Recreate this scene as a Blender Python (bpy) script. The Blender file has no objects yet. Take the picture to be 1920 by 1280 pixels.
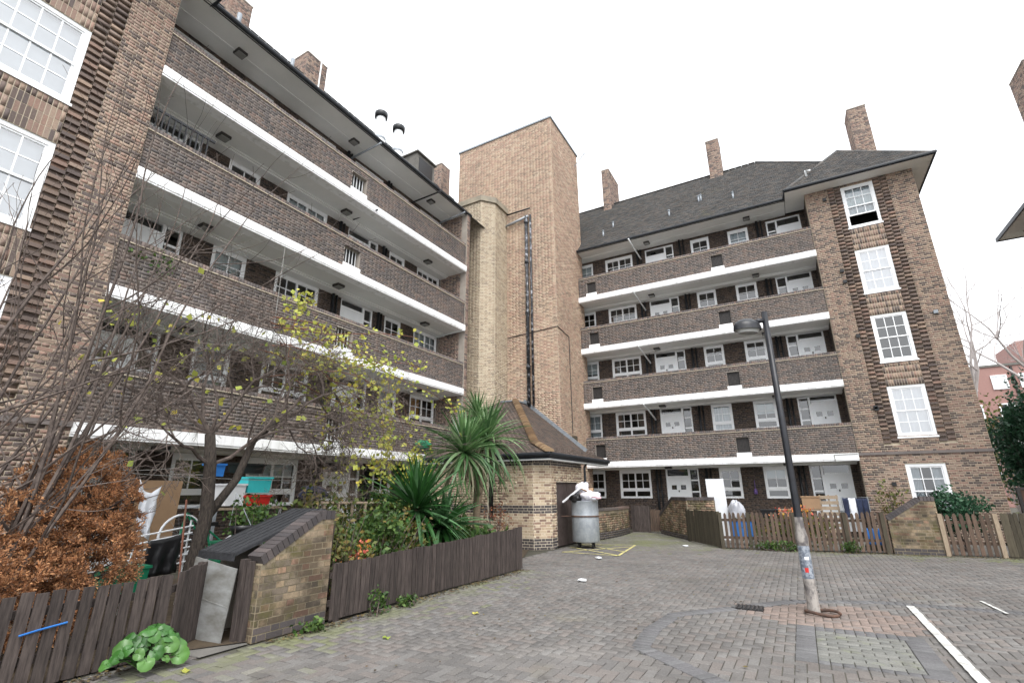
import bpy, math, random
import numpy as np
from mathutils import Vector, Matrix

random.seed(7)
rng = np.random.default_rng(7)
scene = bpy.context.scene
COL = scene.collection

# ------------------------------------------------------------------ camera
# world frame: Y runs along the left block, X along the right block, camera above the origin
CAM = Vector((0.0, 0.0, 1.6))
FPX, PITCH, ROLL, YAW = 912.4, 0.2979, -0.0062, 0.51447
_fw = Vector((0, math.cos(PITCH), math.sin(PITCH)))
_ri = Vector((1, 0, 0))
_up = _ri.cross(_fw)
_r = _ri * math.cos(ROLL) + _up * math.sin(ROLL)
_u = -_ri * math.sin(ROLL) + _up * math.cos(ROLL)
_M = Matrix.Rotation(YAW, 3, 'Z')
FW, RI, UP = _M @ _fw, _M @ _r, _M @ _u
cam = bpy.data.cameras.new('camera')
cam.sensor_width = 36.0
cam.lens = FPX / 1920 * 36.0
cam.clip_start = 0.05
cam.clip_end = 2000
camo = bpy.data.objects.new('camera', cam)
COL.objects.link(camo)
camo.matrix_world = Matrix((( RI.x, UP.x, -FW.x, CAM.x), (RI.y, UP.y, -FW.y, CAM.y), (RI.z, UP.z, -FW.z, CAM.z), (0, 0, 0, 1)))
scene.camera = camo


def proj(p):
    d = Vector(p) - CAM
    k = d.dot(FW)
    if k < 0.05:
        return None
    return 960 + FPX * d.dot(RI) / k, 640 - FPX * d.dot(UP) / k, k


# ------------------------------------------------------------------ sky and sun (overcast)
SUN_EL, SUN_AZ = math.radians(52), math.radians(140)      # azimuth clockwise from +Y
world = bpy.data.worlds.new('World')
scene.world = world
world.use_nodes = True
wn, wl = world.node_tree.nodes, world.node_tree.links
wn.clear()
sky = wn.new('ShaderNodeTexSky')
sky.sky_type = 'NISHITA'
sky.sun_disc = False
sky.sun_elevation = SUN_EL
sky.sun_rotation = SUN_AZ
sky.air_density = 1.0
sky.dust_density = 6.0
sky.ozone_density = 1.0
hs = wn.new('ShaderNodeHueSaturation')                    # cloud cover takes the blue out of the light
hs.inputs['Saturation'].default_value = 0.10
mixc = wn.new('ShaderNodeMix')
mixc.data_type = 'RGBA'
mixc.inputs[0].default_value = 0.72
mixc.inputs[7].default_value = (7.6, 7.85, 8.2, 1)
bg = wn.new('ShaderNodeBackground')
bg.inputs['Strength'].default_value = 0.15
wo = wn.new('ShaderNodeOutputWorld')
wl.new(sky.outputs[0], hs.inputs['Color'])
wl.new(hs.outputs[0], mixc.inputs[6])
wl.new(mixc.outputs[2], bg.inputs['Color'])
wl.new(bg.outputs[0], wo.inputs['Surface'])

sl = bpy.data.lights.new('sun', 'SUN')
sl.energy = 1.0
sl.angle = math.radians(35)
sl.color = (1.0, 0.97, 0.93)
so = bpy.data.objects.new('sun', sl)
COL.objects.link(so)
_sd = Vector((math.sin(SUN_AZ) * math.cos(SUN_EL), math.cos(SUN_AZ) * math.cos(SUN_EL), math.sin(SUN_EL)))
so.rotation_euler = _sd.to_track_quat('Z', 'Y').to_euler()
so.location = (20, -20, 40)

scene.view_settings.view_transform = 'Standard'
scene.view_settings.look = 'None'
scene.view_settings.exposure = 1.05
scene.view_settings.gamma = 1.0
scene.view_settings.use_curve_mapping = False
scene.render.engine = 'CYCLES'
scene.cycles.max_bounces = 6
scene.cycles.diffuse_bounces = 4
scene.cycles.glossy_bounces = 2
scene.cycles.transparent_max_bounces = 10
scene.cycles.use_denoising = True
scene.cycles.sample_clamp_indirect = 8


# ------------------------------------------------------------------ materials
def srgb(r, g, b):
    f = lambda c: ((c / 255 + 0.055) / 1.055) ** 2.4 if c > 10 else c / 255 / 12.92
    return (f(r), f(g), f(b), 1)


def newmat(name):
    m = bpy.data.materials.new(name)
    m.use_nodes = True
    n = m.node_tree.nodes
    n.clear()
    o = n.new('ShaderNodeOutputMaterial')
    b = n.new('ShaderNodeBsdfPrincipled')
    m.node_tree.links.new(b.outputs[0], o.inputs[0])
    return m, n, m.node_tree.links, b


def mixnode(n, l, fac, a, b, mode='MIX'):
    x = n.new('ShaderNodeMix')
    x.data_type = 'RGBA'
    x.blend_type = mode
    for i, v in ((0, fac), (6, a), (7, b)):
        if hasattr(v, 'is_linked'):
            l.new(v, x.inputs[i])
        else:
            x.inputs[i].default_value = v
    return x.outputs[2]


def noise(n, l, scale, detail=3, rough=0.6, pos=True, vec=None):
    t = n.new('ShaderNodeTexNoise')
    t.inputs['Scale'].default_value = scale
    t.inputs['Detail'].default_value = detail
    t.inputs['Roughness'].default_value = rough
    if vec is not None:
        l.new(vec, t.inputs['Vector'])
    elif pos:
        g = n.new('ShaderNodeNewGeometry')
        l.new(g.outputs['Position'], t.inputs['Vector'])
    return t.outputs['Fac']


def ramp(n, l, fac, stops, const=False):
    r = n.new('ShaderNodeValToRGB')
    if const:
        r.color_ramp.interpolation = 'CONSTANT'
    e = r.color_ramp.elements
    while len(e) < len(stops):
        e.new(0.5)
    for k, (p, c) in enumerate(stops):
        e[k].position = p
        e[k].color = c if len(c) == 4 else (*c, 1)
    l.new(fac, r.inputs[0])
    return r.outputs[0]


def bump(n, l, b, h, strength, dist=0.02):
    x = n.new('ShaderNodeBump')
    x.inputs['Strength'].default_value = strength
    x.inputs['Distance'].default_value = dist
    l.new(h, x.inputs['Height'])
    l.new(x.outputs[0], b.inputs['Normal'])


def rnd_fac(n, l):
    g = n.new('ShaderNodeNewGeometry')
    o = n.new('ShaderNodeObjectInfo')
    a = n.new('ShaderNodeMath')
    l.new(g.outputs['Random Per Island'], a.inputs[0])
    l.new(o.outputs['Random'], a.inputs[1])
    f = n.new('ShaderNodeMath')
    f.operation = 'FRACT'
    l.new(a.outputs[0], f.inputs[0])
    return f.outputs[0]


def desat(c, k):
    g = 0.3 * c[0] + 0.59 * c[1] + 0.11 * c[2]
    return tuple(x + (g - x) * k for x in c)


def piece_mat(name, cols, rough=0.85, soot=(0.72, 1.08), soot_scale=0.5, fine=70, moss=None, spec=0.25, ds=0.35, sr=(0.3, 0.7), spots=None):
    """bricks, tiles, pavers: one colour per piece from a palette, grain inside it, weathering over the wall"""
    m, n, l, b = newmat(name)
    k = len(cols)
    c = ramp(n, l, rnd_fac(n, l), [(i / k, srgb(*desat(x, ds))) for i, x in enumerate(cols)], True)
    g = ramp(n, l, noise(n, l, fine, 3), [(0.25, (0.72,) * 3), (0.75, (1.2,) * 3)])
    c = mixnode(n, l, 1.0, c, g, 'MULTIPLY')
    s = ramp(n, l, noise(n, l, soot_scale, 4, 0.65), [(sr[0], (soot[0],) * 3), (sr[1], (soot[1],) * 3)])
    c = mixnode(n, l, 1.0, c, s, 'MULTIPLY')
    if moss:
        mc, sc, lo, hi = moss
        f = ramp(n, l, noise(n, l, sc, 5, 0.7), [(lo, (0, 0, 0)), (hi, (1, 1, 1))])
        c = mixnode(n, l, f, c, srgb(*mc))
    if spots:
        mc, sc, lo, hi = spots
        f = ramp(n, l, noise(n, l, sc, 5, 0.6), [(lo, (0, 0, 0)), (hi, (0.75, 0.75, 0.75))])
        c = mixnode(n, l, f, c, srgb(*mc))
    l.new(c, b.inputs['Base Color'])
    b.inputs['Roughness'].default_value = rough
    b.inputs['Specular IOR Level'].default_value = spec
    bump(n, l, b, noise(n, l, fine * 1.6, 2), 0.35, 0.004)
    return m


def mat(name, c1, c2=None, rough=0.6, scale=8, metal=0.0, spec=0.4, bmp=0.0, lo=0.35, hi=0.65, stretch=None, rand=0.0):
    m, n, l, b = newmat(name)
    c2 = c2 or c1
    vec = None
    if stretch:
        g = n.new('ShaderNodeNewGeometry')
        vm = n.new('ShaderNodeVectorMath')
        vm.operation = 'MULTIPLY'
        vm.inputs[1].default_value = stretch
        l.new(g.outputs['Position'], vm.inputs[0])
        vec = vm.outputs[0]
    f = noise(n, l, scale, 4, 0.65, vec=vec)
    c = ramp(n, l, f, [(lo, srgb(*c1)), (hi, srgb(*c2))])
    if rand:
        r = ramp(n, l, rnd_fac(n, l), [(0, (1 - rand,) * 3), (1, (1 + rand * 0.6,) * 3)])
        c = mixnode(n, l, 1.0, c, r, 'MULTIPLY')
    l.new(c, b.inputs['Base Color'])
    b.inputs['Roughness'].default_value = rough
    b.inputs['Metallic'].default_value = metal
    b.inputs['Specular IOR Level'].default_value = spec
    if bmp:
        bump(n, l, b, f, bmp, 0.02)
    return m


def leaf_mat(name, cols, rough=0.5, trans=0.25, spec=0.3):
    m, n, l, b = newmat(name)
    k = len(cols)
    c = ramp(n, l, rnd_fac(n, l), [(i / max(1, k - 1), srgb(*x)) for i, x in enumerate(cols)])
    g = ramp(n, l, noise(n, l, 6, 2), [(0.3, (0.8,) * 3), (0.7, (1.15,) * 3)])
    c = mixnode(n, l, 1.0, c, g, 'MULTIPLY')
    l.new(c, b.inputs['Base Color'])
    b.inputs['Roughness'].default_value = rough
    b.inputs['Specular IOR Level'].default_value = spec
    t = n.new('ShaderNodeBsdfTranslucent')
    l.new(c, t.inputs['Color'])
    x = n.new('ShaderNodeMixShader')
    x.inputs[0].default_value = trans
    l.new(b.outputs[0], x.inputs[1])
    l.new(t.outputs[0], x.inputs[2])
    l.new(x.outputs[0], [q for q in n if q.type == 'OUTPUT_MATERIAL'][0].inputs[0])
    return m


def glass_mat(name, tint=(0.75, 0.8, 0.8), base=0.10):
    m, n, l, b = newmat(name)
    n.remove(b)
    t = n.new('ShaderNodeBsdfTransparent')
    t.inputs[0].default_value = (*tint, 1)
    g = n.new('ShaderNodeBsdfGlossy')
    g.inputs['Roughness'].default_value = 0.02
    fr = n.new('ShaderNodeFresnel')
    fr.inputs[0].default_value = 1.55
    a = n.new('ShaderNodeMath')
    a.inputs[1].default_value = base
    l.new(fr.outputs[0], a.inputs[0])
    x = n.new('ShaderNodeMixShader')
    l.new(a.outputs[0], x.inputs[0])
    l.new(t.outputs[0], x.inputs[1])
    l.new(g.outputs[0], x.inputs[2])
    l.new(x.outputs[0], [q for q in n if q.type == 'OUTPUT_MATERIAL'][0].inputs[0])
    return m


M = {}
M['br_par'] = piece_mat('brick_parapet', [(108, 94, 87), (98, 87, 84), (117, 98, 89), (89, 80, 78), (110, 92, 83), (101, 90, 88), (121, 100, 88), (92, 83, 80), (113, 95, 88), (126, 98, 85)], soot=(0.82, 1.1), ds=0.42)
M['br_wing'] = piece_mat('brick_wing', [(155, 126, 108), (108, 91, 84), (162, 131, 109), (145, 113, 98), (117, 97, 88), (166, 136, 113), (152, 118, 101), (104, 89, 84), (157, 130, 111), (160, 121, 102)], soot=(0.82, 1.06), ds=0.32)
M['br_quoin'] = piece_mat('brick_quoin', [(128, 106, 95), (137, 113, 99), (118, 100, 91), (143, 120, 105)], ds=0.3)  # darker brown brick, puts shadow tone into the quoin strips by colour
M['br_tower'] = piece_mat('brick_tower', [(189, 153, 122), (181, 138, 112), (196, 163, 130), (171, 141, 115), (191, 145, 118), (199, 168, 137), (177, 136, 112), (193, 157, 123), (157, 129, 106), (196, 155, 125)], soot=(0.88, 1.06), ds=0.34)
M['br_bay'] = piece_mat('brick_bay', [(190, 168, 136), (182, 158, 126), (196, 176, 143), (172, 150, 120), (194, 172, 138), (186, 160, 128), (160, 140, 116)], soot=(0.85, 1.05), ds=0.34)
M['br_store'] = piece_mat('brick_store', [(192, 166, 132), (198, 174, 140), (184, 156, 122), (154, 120, 98), (194, 168, 134), (138, 108, 90), (200, 178, 146), (172, 138, 110)], soot=(0.9, 1.05), ds=0.3)
M['br_blue'] = piece_mat('brick_engineering', [(88, 80, 80), (78, 72, 74), (98, 86, 84), (82, 74, 74)], rough=0.6)
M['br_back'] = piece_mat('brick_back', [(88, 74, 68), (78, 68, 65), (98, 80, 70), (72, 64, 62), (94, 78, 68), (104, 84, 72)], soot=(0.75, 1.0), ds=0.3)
M['br_shed'] = piece_mat('brick_shed', [(156, 134, 106), (142, 122, 98), (162, 140, 112), (150, 114, 94), (130, 114, 94), (158, 134, 104), (120, 106, 90), (164, 126, 102)], soot=(0.36, 1.06), soot_scale=2.3, sr=(0.40, 0.60), moss=((88, 84, 54), 3.1, 0.50, 0.70), ds=0.22)
M['mo_dark'] = mat('mortar_dark', (146, 138, 130), (162, 154, 144), 0.95, 3)
M['mo_tan'] = mat('mortar_tan', (176, 164, 146), (192, 180, 160), 0.95, 3)
M['mo_shed'] = mat('mortar_shed', (112, 104, 88), (146, 134, 112), 0.95, 2.2)
M['mo_pale'] = mat('mortar_pale', (208, 196, 174), (220, 208, 188), 0.95, 3)
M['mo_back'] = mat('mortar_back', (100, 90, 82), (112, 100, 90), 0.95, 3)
M['tile'] = piece_mat('roof_tile', [(92, 90, 88), (84, 83, 82), (98, 92, 87), (80, 80, 80), (94, 87, 82), (90, 90, 89), (102, 96, 90)], rough=0.9, soot=(0.85, 1.1), soot_scale=0.8, fine=40, moss=((100, 98, 74), 0.9, 0.62, 0.85), ds=0.3)
M['tile_b'] = piece_mat('store_tile', [(110, 94, 84), (100, 88, 80), (116, 96, 85), (94, 84, 78), (112, 95, 85)], rough=0.9, fine=40, ds=0.25)
M['bonnet'] = piece_mat('bonnet_tile', [(178, 140, 96), (164, 126, 86), (186, 150, 106), (150, 116, 84)], rough=0.9)
M['white'] = mat('white_paint', (236, 238, 238), (222, 225, 226), 0.55, 2.5)
M['band'] = mat('band_paint', (250, 251, 252), (196, 197, 193), 0.6, 1.0, stretch=(6, 6, 0.3), lo=0.5, hi=0.84)
M['soffit'] = mat('soffit_paint', (240, 240, 238), (230, 231, 229), 0.85, 0.8)
M['frame'] = mat('window_frame', (248, 249, 250), (240, 242, 244), 0.35, 4)
M['door'] = mat('door_paint', (244, 246, 248), (236, 239, 241), 0.4, 3)
M['black'] = mat('black_paint', (26, 28, 31), (36, 38, 41), 0.45, 10)
M['gutter'] = mat('gutter_paint', (30, 33, 38), (40, 44, 50), 0.5, 6)
M['lead'] = mat('lead', (150, 156, 162), (128, 134, 140), 0.5, 6, metal=0.3)
M['grille'] = mat('grille_metal', (48, 46, 46), (64, 60, 58), 0.6, 12)
M['steel'] = mat('galvanised_steel', (164, 169, 174), (140, 146, 152), 0.5, 6, metal=0.2, spec=0.5)
M['rust'] = mat('rusted_steel', (98, 72, 58), (70, 56, 50), 0.8, 14)
M['tyre'] = mat('rubber', (26, 26, 27), (36, 36, 36), 0.8, 20)
M['room'] = mat('room_dark', (46, 46, 46), (56, 54, 52), 0.9, 2)  # dark grey gives the rooms their unlit look by colour
M['glass'] = glass_mat('pane_glass')
M['glass2'] = glass_mat('pane_glass_sky', (0.85, 0.88, 0.9), 0.34)
M['curtain'] = mat('net_curtain', (226, 228, 232), (206, 210, 218), 0.9, 9, stretch=(30, 30, 0.6))
M['blind'] = mat('roller_blind', (240, 243, 245), (230, 234, 237), 0.9, 2)
M['curtain_y'] = mat('yellow_curtain', (214, 160, 70), (190, 134, 56), 0.9, 9, stretch=(30, 30, 0.6))
M['wood_dk'] = mat('fence_wood_dark', (52, 45, 43), (82, 73, 69), 0.85, 5, stretch=(9, 9, 0.9), bmp=0.3, rand=0.3)
M['wood_rd'] = mat('fence_wood_red', (104, 84, 72), (78, 68, 58), 0.85, 5, stretch=(9, 9, 0.9), bmp=0.3, rand=0.35)
M['wood_gr'] = mat('fence_wood_green', (86, 80, 66), (68, 62, 52), 0.9, 5, stretch=(9, 9, 0.9), bmp=0.3, rand=0.3)
M['wood_pl'] = mat('pale_wood', (160, 144, 124), (140, 124, 106), 0.8, 6, stretch=(6, 6, 1.5))
M['card'] = mat('cardboard', (156, 128, 100), (144, 118, 92), 0.9, 4)
M['felt'] = mat('roof_felt', (34, 35, 38), (52, 53, 56), 0.8, 22, bmp=0.3)
M['conc'] = mat('concrete', (116, 113, 108), (96, 94, 90), 0.9, 3)
M['soil'] = mat('soil', (62, 52, 42), (84, 72, 56), 1.0, 6, bmp=0.6)
M['bark'] = mat('bark', (40, 35, 32), (76, 68, 61), 0.95, 14, stretch=(4, 4, 1), bmp=0.9)
M['twig'] = mat('twig_bark', (66, 57, 54), (104, 93, 86), 0.9, 14)
M['twig_r'] = mat('red_cane', (128, 78, 62), (108, 84, 70), 0.85, 10)
M['bark_far'] = mat('far_bark', (168, 160, 158), (184, 178, 176), 0.95, 6)
M['palmtrunk'] = mat('palm_trunk', (140, 124, 104), (112, 98, 82), 0.95, 14, stretch=(1, 1, 5), bmp=0.5)
M['lf_brown'] = leaf_mat('dead_conifer_spray', [(150, 108, 78), (194, 140, 98), (122, 88, 66), (212, 162, 116), (172, 120, 84), (98, 76, 62), (140, 110, 88)], 0.85, 0.3)
M['lf_yellow'] = leaf_mat('vine_leaf', [(196, 200, 100), (178, 190, 92), (214, 206, 104), (150, 172, 84), (224, 202, 92)], 0.5, 0.4)
M['lf_green'] = leaf_mat('shrub_leaf', [(52, 78, 38), (72, 98, 46), (40, 64, 34), (96, 120, 58), (60, 86, 42)], 0.5, 0.2)
M['lf_mix'] = leaf_mat('mixed_leaf', [(78, 96, 48), (116, 124, 62), (64, 76, 42), (130, 112, 62), (92, 104, 52)], 0.55, 0.25)
M['lf_dark'] = leaf_mat('evergreen_leaf', [(44, 76, 56), (60, 98, 70), (36, 62, 48), (78, 116, 86)], 0.4, 0.2)
M['lf_palm'] = leaf_mat('cordyline_leaf', [(74, 112, 62), (58, 92, 52), (104, 138, 86), (134, 158, 116), (50, 84, 48)], 0.35, 0.25, 0.5)
M['lf_palm_dry'] = leaf_mat('cordyline_dry_leaf', [(120, 124, 98), (146, 142, 118), (98, 112, 82)], 0.6, 0.2)
M['lf_yucca'] = leaf_mat('yucca_leaf', [(44, 84, 40), (58, 104, 50), (36, 68, 36), (96, 136, 92)], 0.35, 0.15, 0.5)
M['lf_berg'] = leaf_mat('bergenia_leaf', [(44, 84, 34), (62, 108, 46), (34, 66, 30), (92, 134, 66), (52, 94, 40)], 0.32, 0.1, 0.4)
M['lf_red'] = leaf_mat('russet_leaf', [(130, 72, 54), (110, 84, 60), (150, 84, 60), (120, 110, 70)], 0.6, 0.3)
M['flower_r'] = leaf_mat('flower_red', [(214, 84, 76), (230, 140, 120), (220, 180, 70)], 0.6, 0.3)
M['cloth_w'] = mat('white_cloth', (232, 234, 240), (214, 218, 226), 0.9, 3)
M['cloth_n'] = mat('navy_cloth', (36, 42, 62), (46, 54, 78), 0.9, 4)
M['p_teal'] = mat('teal_plastic', (60, 186, 190), (70, 200, 204), 0.35, 3)
M['p_red'] = mat('red_plastic', (190, 44, 40), (204, 58, 50), 0.4, 3)
M['p_blue'] = mat('blue_plastic', (40, 104, 178), (50, 118, 192), 0.4, 3)
M['p_green'] = mat('green_plastic', (28, 116, 84), (34, 130, 94), 0.4, 3)
M['p_white'] = mat('white_plastic', (226, 228, 230), (214, 216, 220), 0.4, 3)
M['p_black'] = mat('black_plastic', (24, 24, 26), (34, 34, 36), 0.35, 3)
M['bag_w'] = mat('white_bag', (232, 232, 238), (196, 194, 206), 0.4, 14, bmp=1.0)
M['bag_clear'] = mat('clear_bag', (188, 190, 196), (164, 166, 174), 0.3, 6)
M['flue'] = mat('flue_white', (240, 242, 243), (230, 233, 235), 0.4, 2)
M['lampblack'] = mat('lamp_black', (24, 25, 30), (34, 36, 42), 0.35, 8)
M['lamp_worn'] = mat('lamp_worn_paint', (92, 88, 88), (158, 152, 146), 0.75, 9, lo=0.40, hi=0.58, stretch=(1, 1, 0.6))
M['lamp_poster'] = mat('lamp_poster', (150, 156, 164), (96, 104, 116), 0.6, 22, lo=0.42, hi=0.58)
M['lens'] = mat('lamp_lens', (150, 150, 146), (136, 136, 132), 0.25, 4)
M['yellow_ln'] = mat('yellow_road_paint', (206, 196, 124), (170, 164, 128), 0.9, 7, lo=0.4, hi=0.6)
M['white_ln'] = mat('white_road_paint', (214, 214, 210), (150, 148, 144), 0.85, 9, lo=0.36, hi=0.66)
M['far_brick'] = mat('far_red_brick', (158, 124, 116), (148, 115, 109), 0.9, 6, stretch=(1, 1, 4))  # brick red paled and greyed to put distance haze into the colour
M['copper'] = mat('terracotta', (150, 92, 66), (130, 82, 62), 0.9, 6)
PAV = [(112, 107, 103), (117, 111, 106), (106, 102, 99), (119, 110, 104), (114, 109, 104), (107, 102, 98), (119, 115, 111), (115, 106, 100)]
M['pav'] = piece_mat('paver', PAV, 0.85, soot=(0.74, 1.12), soot_scale=0.7, fine=60, moss=((116, 113, 98), 0.55, 0.58, 0.86), spots=((72, 69, 66), 1.9, 0.62, 0.74))
M['pav_red'] = piece_mat('paver_red', [(140, 118, 106), (132, 114, 104), (144, 122, 110), (130, 116, 108)], 0.85, fine=60)
M['pav_grey'] = piece_mat('paver_grey', [(106, 105, 106), (101, 100, 101), (111, 110, 111), (105, 103, 105)], 0.85, fine=60)
M['pav_moss'] = piece_mat('paver_mossy', [(120, 117, 106), (112, 110, 98), (126, 122, 110), (116, 112, 102)], 0.9, fine=60, moss=((104, 108, 72), 0.8, 0.42, 0.72))
M['pav_green'] = piece_mat('paver_greenish', [(122, 122, 115), (115, 115, 109), (128, 127, 120), (119, 118, 111)], 0.9, fine=60, moss=((122, 126, 100), 3.0, 0.55, 0.8))


# ------------------------------------------------------------------ mesh helpers
class MB:
    def __init__(self):
        self.v, self.f, self.m = [], [], []

    def add(self, vs, fs, mi=0):
        o = len(self.v)
        self.v.extend(tuple(p) for p in vs)
        for q in fs:
            self.f.append(tuple(i + o for i in q))
            self.m.append(mi)

    BF = [(0, 3, 2, 1), (4, 5, 6, 7), (0, 1, 5, 4), (1, 2, 6, 5), (2, 3, 7, 6), (3, 0, 4, 7)]

    def box(self, x0, x1, y0, y1, z0, z1, mi=0):
        self.add([(x0, y0, z0), (x1, y0, z0), (x1, y1, z0), (x0, y1, z0), (x0, y0, z1), (x1, y0, z1), (x1, y1, z1), (x0, y1, z1)], self.BF, mi)

    def fbox(self, F, s0, s1, d0, d1, z0, z1, mi=0):
        self.add([F(s0, d0, z0), F(s1, d0, z0), F(s1, d1, z0), F(s0, d1, z0), F(s0, d0, z1), F(s1, d0, z1), F(s1, d1, z1), F(s0, d1, z1)], self.BF, mi)

    def obox(self, c, ax, ay, az, mi=0):
        c, ax, ay, az = map(Vector, (c, ax, ay, az))
        self.add([c - ax - ay - az, c + ax - ay - az, c + ax + ay - az, c - ax + ay - az, c - ax - ay + az, c + ax - ay + az, c + ax + ay + az, c - ax + ay + az], self.BF, mi)

    def tube(self, pts, rad, n=6, mi=0, cap=True):
        pts = [Vector(p) for p in pts]
        if not hasattr(rad, '__len__'):
            rad = [rad] * len(pts)
        o = len(self.v)
        up = Vector((0, 0, 1))
        prev = None
        for i, p in enumerate(pts):
            t = (pts[min(i + 1, len(pts) - 1)] - pts[max(i - 1, 0)])
            if t.length < 1e-9:
                t = Vector((0, 0, 1))
            t.normalize()
            a = prev if prev is not None else (up if abs(t.z) < 0.9 else Vector((1, 0, 0)))
            u = (a - t * a.dot(t))
            if u.length < 1e-6:
                u = t.orthogonal()
            u.normalize()
            prev = u
            w = t.cross(u)
            for k in range(n):
                an = 2 * math.pi * k / n
                self.v.append(tuple(p + (u * math.cos(an) + w * math.sin(an)) * rad[i]))
        for i in range(len(pts) - 1):
            for k in range(n):
                self.f.append((o + i * n + k, o + i * n + (k + 1) % n, o + (i + 1) * n + (k + 1) % n, o + (i + 1) * n + k))
                self.m.append(mi)
        if cap:
            self.f.append(tuple(o + k for k in reversed(range(n))))
            self.f.append(tuple(o + (len(pts) - 1) * n + k for k in range(n)))
            self.m += [mi, mi]

    def lathe(self, c, prof, n=24, mi=0, axis=None):
        c = Vector(c)
        az = Vector(axis or (0, 0, 1)).normalized()
        ax = az.orthogonal().normalized()
        ay = az.cross(ax)
        o = len(self.v)
        for r, z in prof:
            for k in range(n):
                a = 2 * math.pi * k / n
                self.v.append(tuple(c + az * z + (ax * math.cos(a) + ay * math.sin(a)) * r))
        for i in range(len(prof) - 1):
            for k in range(n):
                self.f.append((o + i * n + k, o + i * n + (k + 1) % n, o + (i + 1) * n + (k + 1) % n, o + (i + 1) * n + k))
                self.m.append(mi)

    def prism(self, poly, lo, hi, mi=0):
        """poly: xy points, extruded from z=lo to z=hi"""
        n = len(poly)
        self.add([(x, y, lo) for x, y in poly] + [(x, y, hi) for x, y in poly],
                 [tuple(reversed(range(n))), tuple(range(n, 2 * n))] + [(i, (i + 1) % n, n + (i + 1) % n, n + i) for i in range(n)], mi)

    def build(self, name, mats, parent=None, smooth=False):
        me = bpy.data.meshes.new(name)
        me.from_pydata(self.v, [], self.f)
        for m in (mats if isinstance(mats, (list, tuple)) else [mats]):
            me.materials.append(M[m] if isinstance(m, str) else m)
        if len(set(self.m)) > 1:
            me.polygons.foreach_set('material_index', self.m)
        if smooth:
            me.polygons.foreach_set('use_smooth', [True] * len(self.f))
        me.update()
        return link(name, me, parent)


def link(name, me, parent=None):
    o = bpy.data.objects.new(name, me)
    COL.objects.link(o)
    if parent is not None:
        o.parent = parent
        o.matrix_parent_inverse = Matrix.Translation(-Vector(wloc(parent)))
    return o


def wloc(o):
    p = Vector(o.location)
    return p if o.parent is None else p          # parts are stored in world space, only their thing is offset


def thing(name, label, cat, loc=(0, 0, 0), group=None):
    o = bpy.data.objects.new(name, None)
    o.empty_display_size = 0.2
    COL.objects.link(o)
    o.location = loc
    return tag(o, label, cat, group)


def tag(o, label, cat, group=None, kind=None):
    o['label'] = label
    o['category'] = cat
    if group:
        o['group'] = group
    if kind:
        o['kind'] = kind
    return o


def stuff(o):
    o['kind'] = 'stuff'
    return o


def struct(o):
    o['kind'] = 'structure'
    return o


def quad_mesh(name, V, Q, mats, parent=None, mi=None):
    V = np.asarray(V, dtype=np.float32).reshape(-1, 3)
    Q = np.asarray(Q, dtype=np.int32).reshape(-1, 4)
    me = bpy.data.meshes.new(name)
    me.vertices.add(len(V))
    me.vertices.foreach_set('co', V.ravel())
    me.loops.add(Q.size)
    me.loops.foreach_set('vertex_index', Q.ravel())
    me.polygons.add(len(Q))
    me.polygons.foreach_set('loop_start', np.arange(0, Q.size, 4, dtype=np.int32))
    me.polygons.foreach_set('loop_total', np.full(len(Q), 4, dtype=np.int32))
    for m in mats:
        me.materials.append(M[m])
    if mi is not None:
        me.polygons.foreach_set('material_index', np.asarray(mi, dtype=np.int32))
    me.update(calc_edges=True)
    return link(name, me, parent)


def frame(O, u, n):
    O, u, n = Vector(O), Vector(u).normalized(), Vector(n).normalized()

    def F(s, d, z):
        return (O.x + u.x * s + n.x * d, O.y + u.y * s + n.y * d, O.z + z)
    F.u, F.n = u, n
    F.ang = math.atan2(u.y, u.x)
    return F


# ------------------------------------------------------------------ brickwork
BL, BH, BW = 0.225, 0.075, 0.1125


def cut(iv, h0, h1):
    out = []
    for a, b in iv:
        if h1 <= a or h0 >= b:
            out.append((a, b))
        else:
            if h0 - a > 0.02:
                out.append((a, h0))
            if b - h1 > 0.02:
                out.append((h1, b))
    return out


def lay(F, s0, s1, z0, z1, holes=(), d=0.0, bond='flemish', mk=0):
    """courses of bricks on a face; returns records (F, s0, s1, z0, z1, d, material key)"""
    out = []
    if bond == 'soldier':
        s = s0
        while s < s1 - 0.02:
            z = z0
            while z < z1 - 0.03:
                out.append((F, s + 0.0065, min(s + BH, s1) - 0.0065, z + 0.0065, min(z + BL, z1) - 0.0065, d, mk))
                z += BL
            s += BH
        return out
    k0 = math.floor(z0 / BH + 1e-6)
    k = k0
    while k * BH < z1 - 0.01:
        a, b = max(k * BH, z0), min((k + 1) * BH, z1)
        zc = (a + b) / 2
        iv = [(s0, s1)]
        for h in holes:
            if h[2] < zc < h[3]:
                iv = cut(iv, h[0], h[1])
        if bond == 'flemish':
            cell, seq = BL + BW, (BL, BW)
            off = 0 if k % 2 else (BL + BW) / 2
        elif bond == 'header':
            cell, seq = BW, (BW,)
            off = 0 if k % 2 else BW / 2
        else:
            cell, seq = BL, (BL,)
            off = 0 if k % 2 else BL / 2
        for p, q in iv:
            s = math.floor((p - off) / cell) * cell + off
            i = 0
            while s < q - 0.01:
                w = seq[i % len(seq)]
                i += 1
                x, y = max(s, p), min(s + w, q)
                if y - x > 0.03:
                    out.append((F, x + 0.006, y - 0.006, a + 0.0065, b - 0.0065, d, mk))
                s += w
        k += 1
    return out


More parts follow.
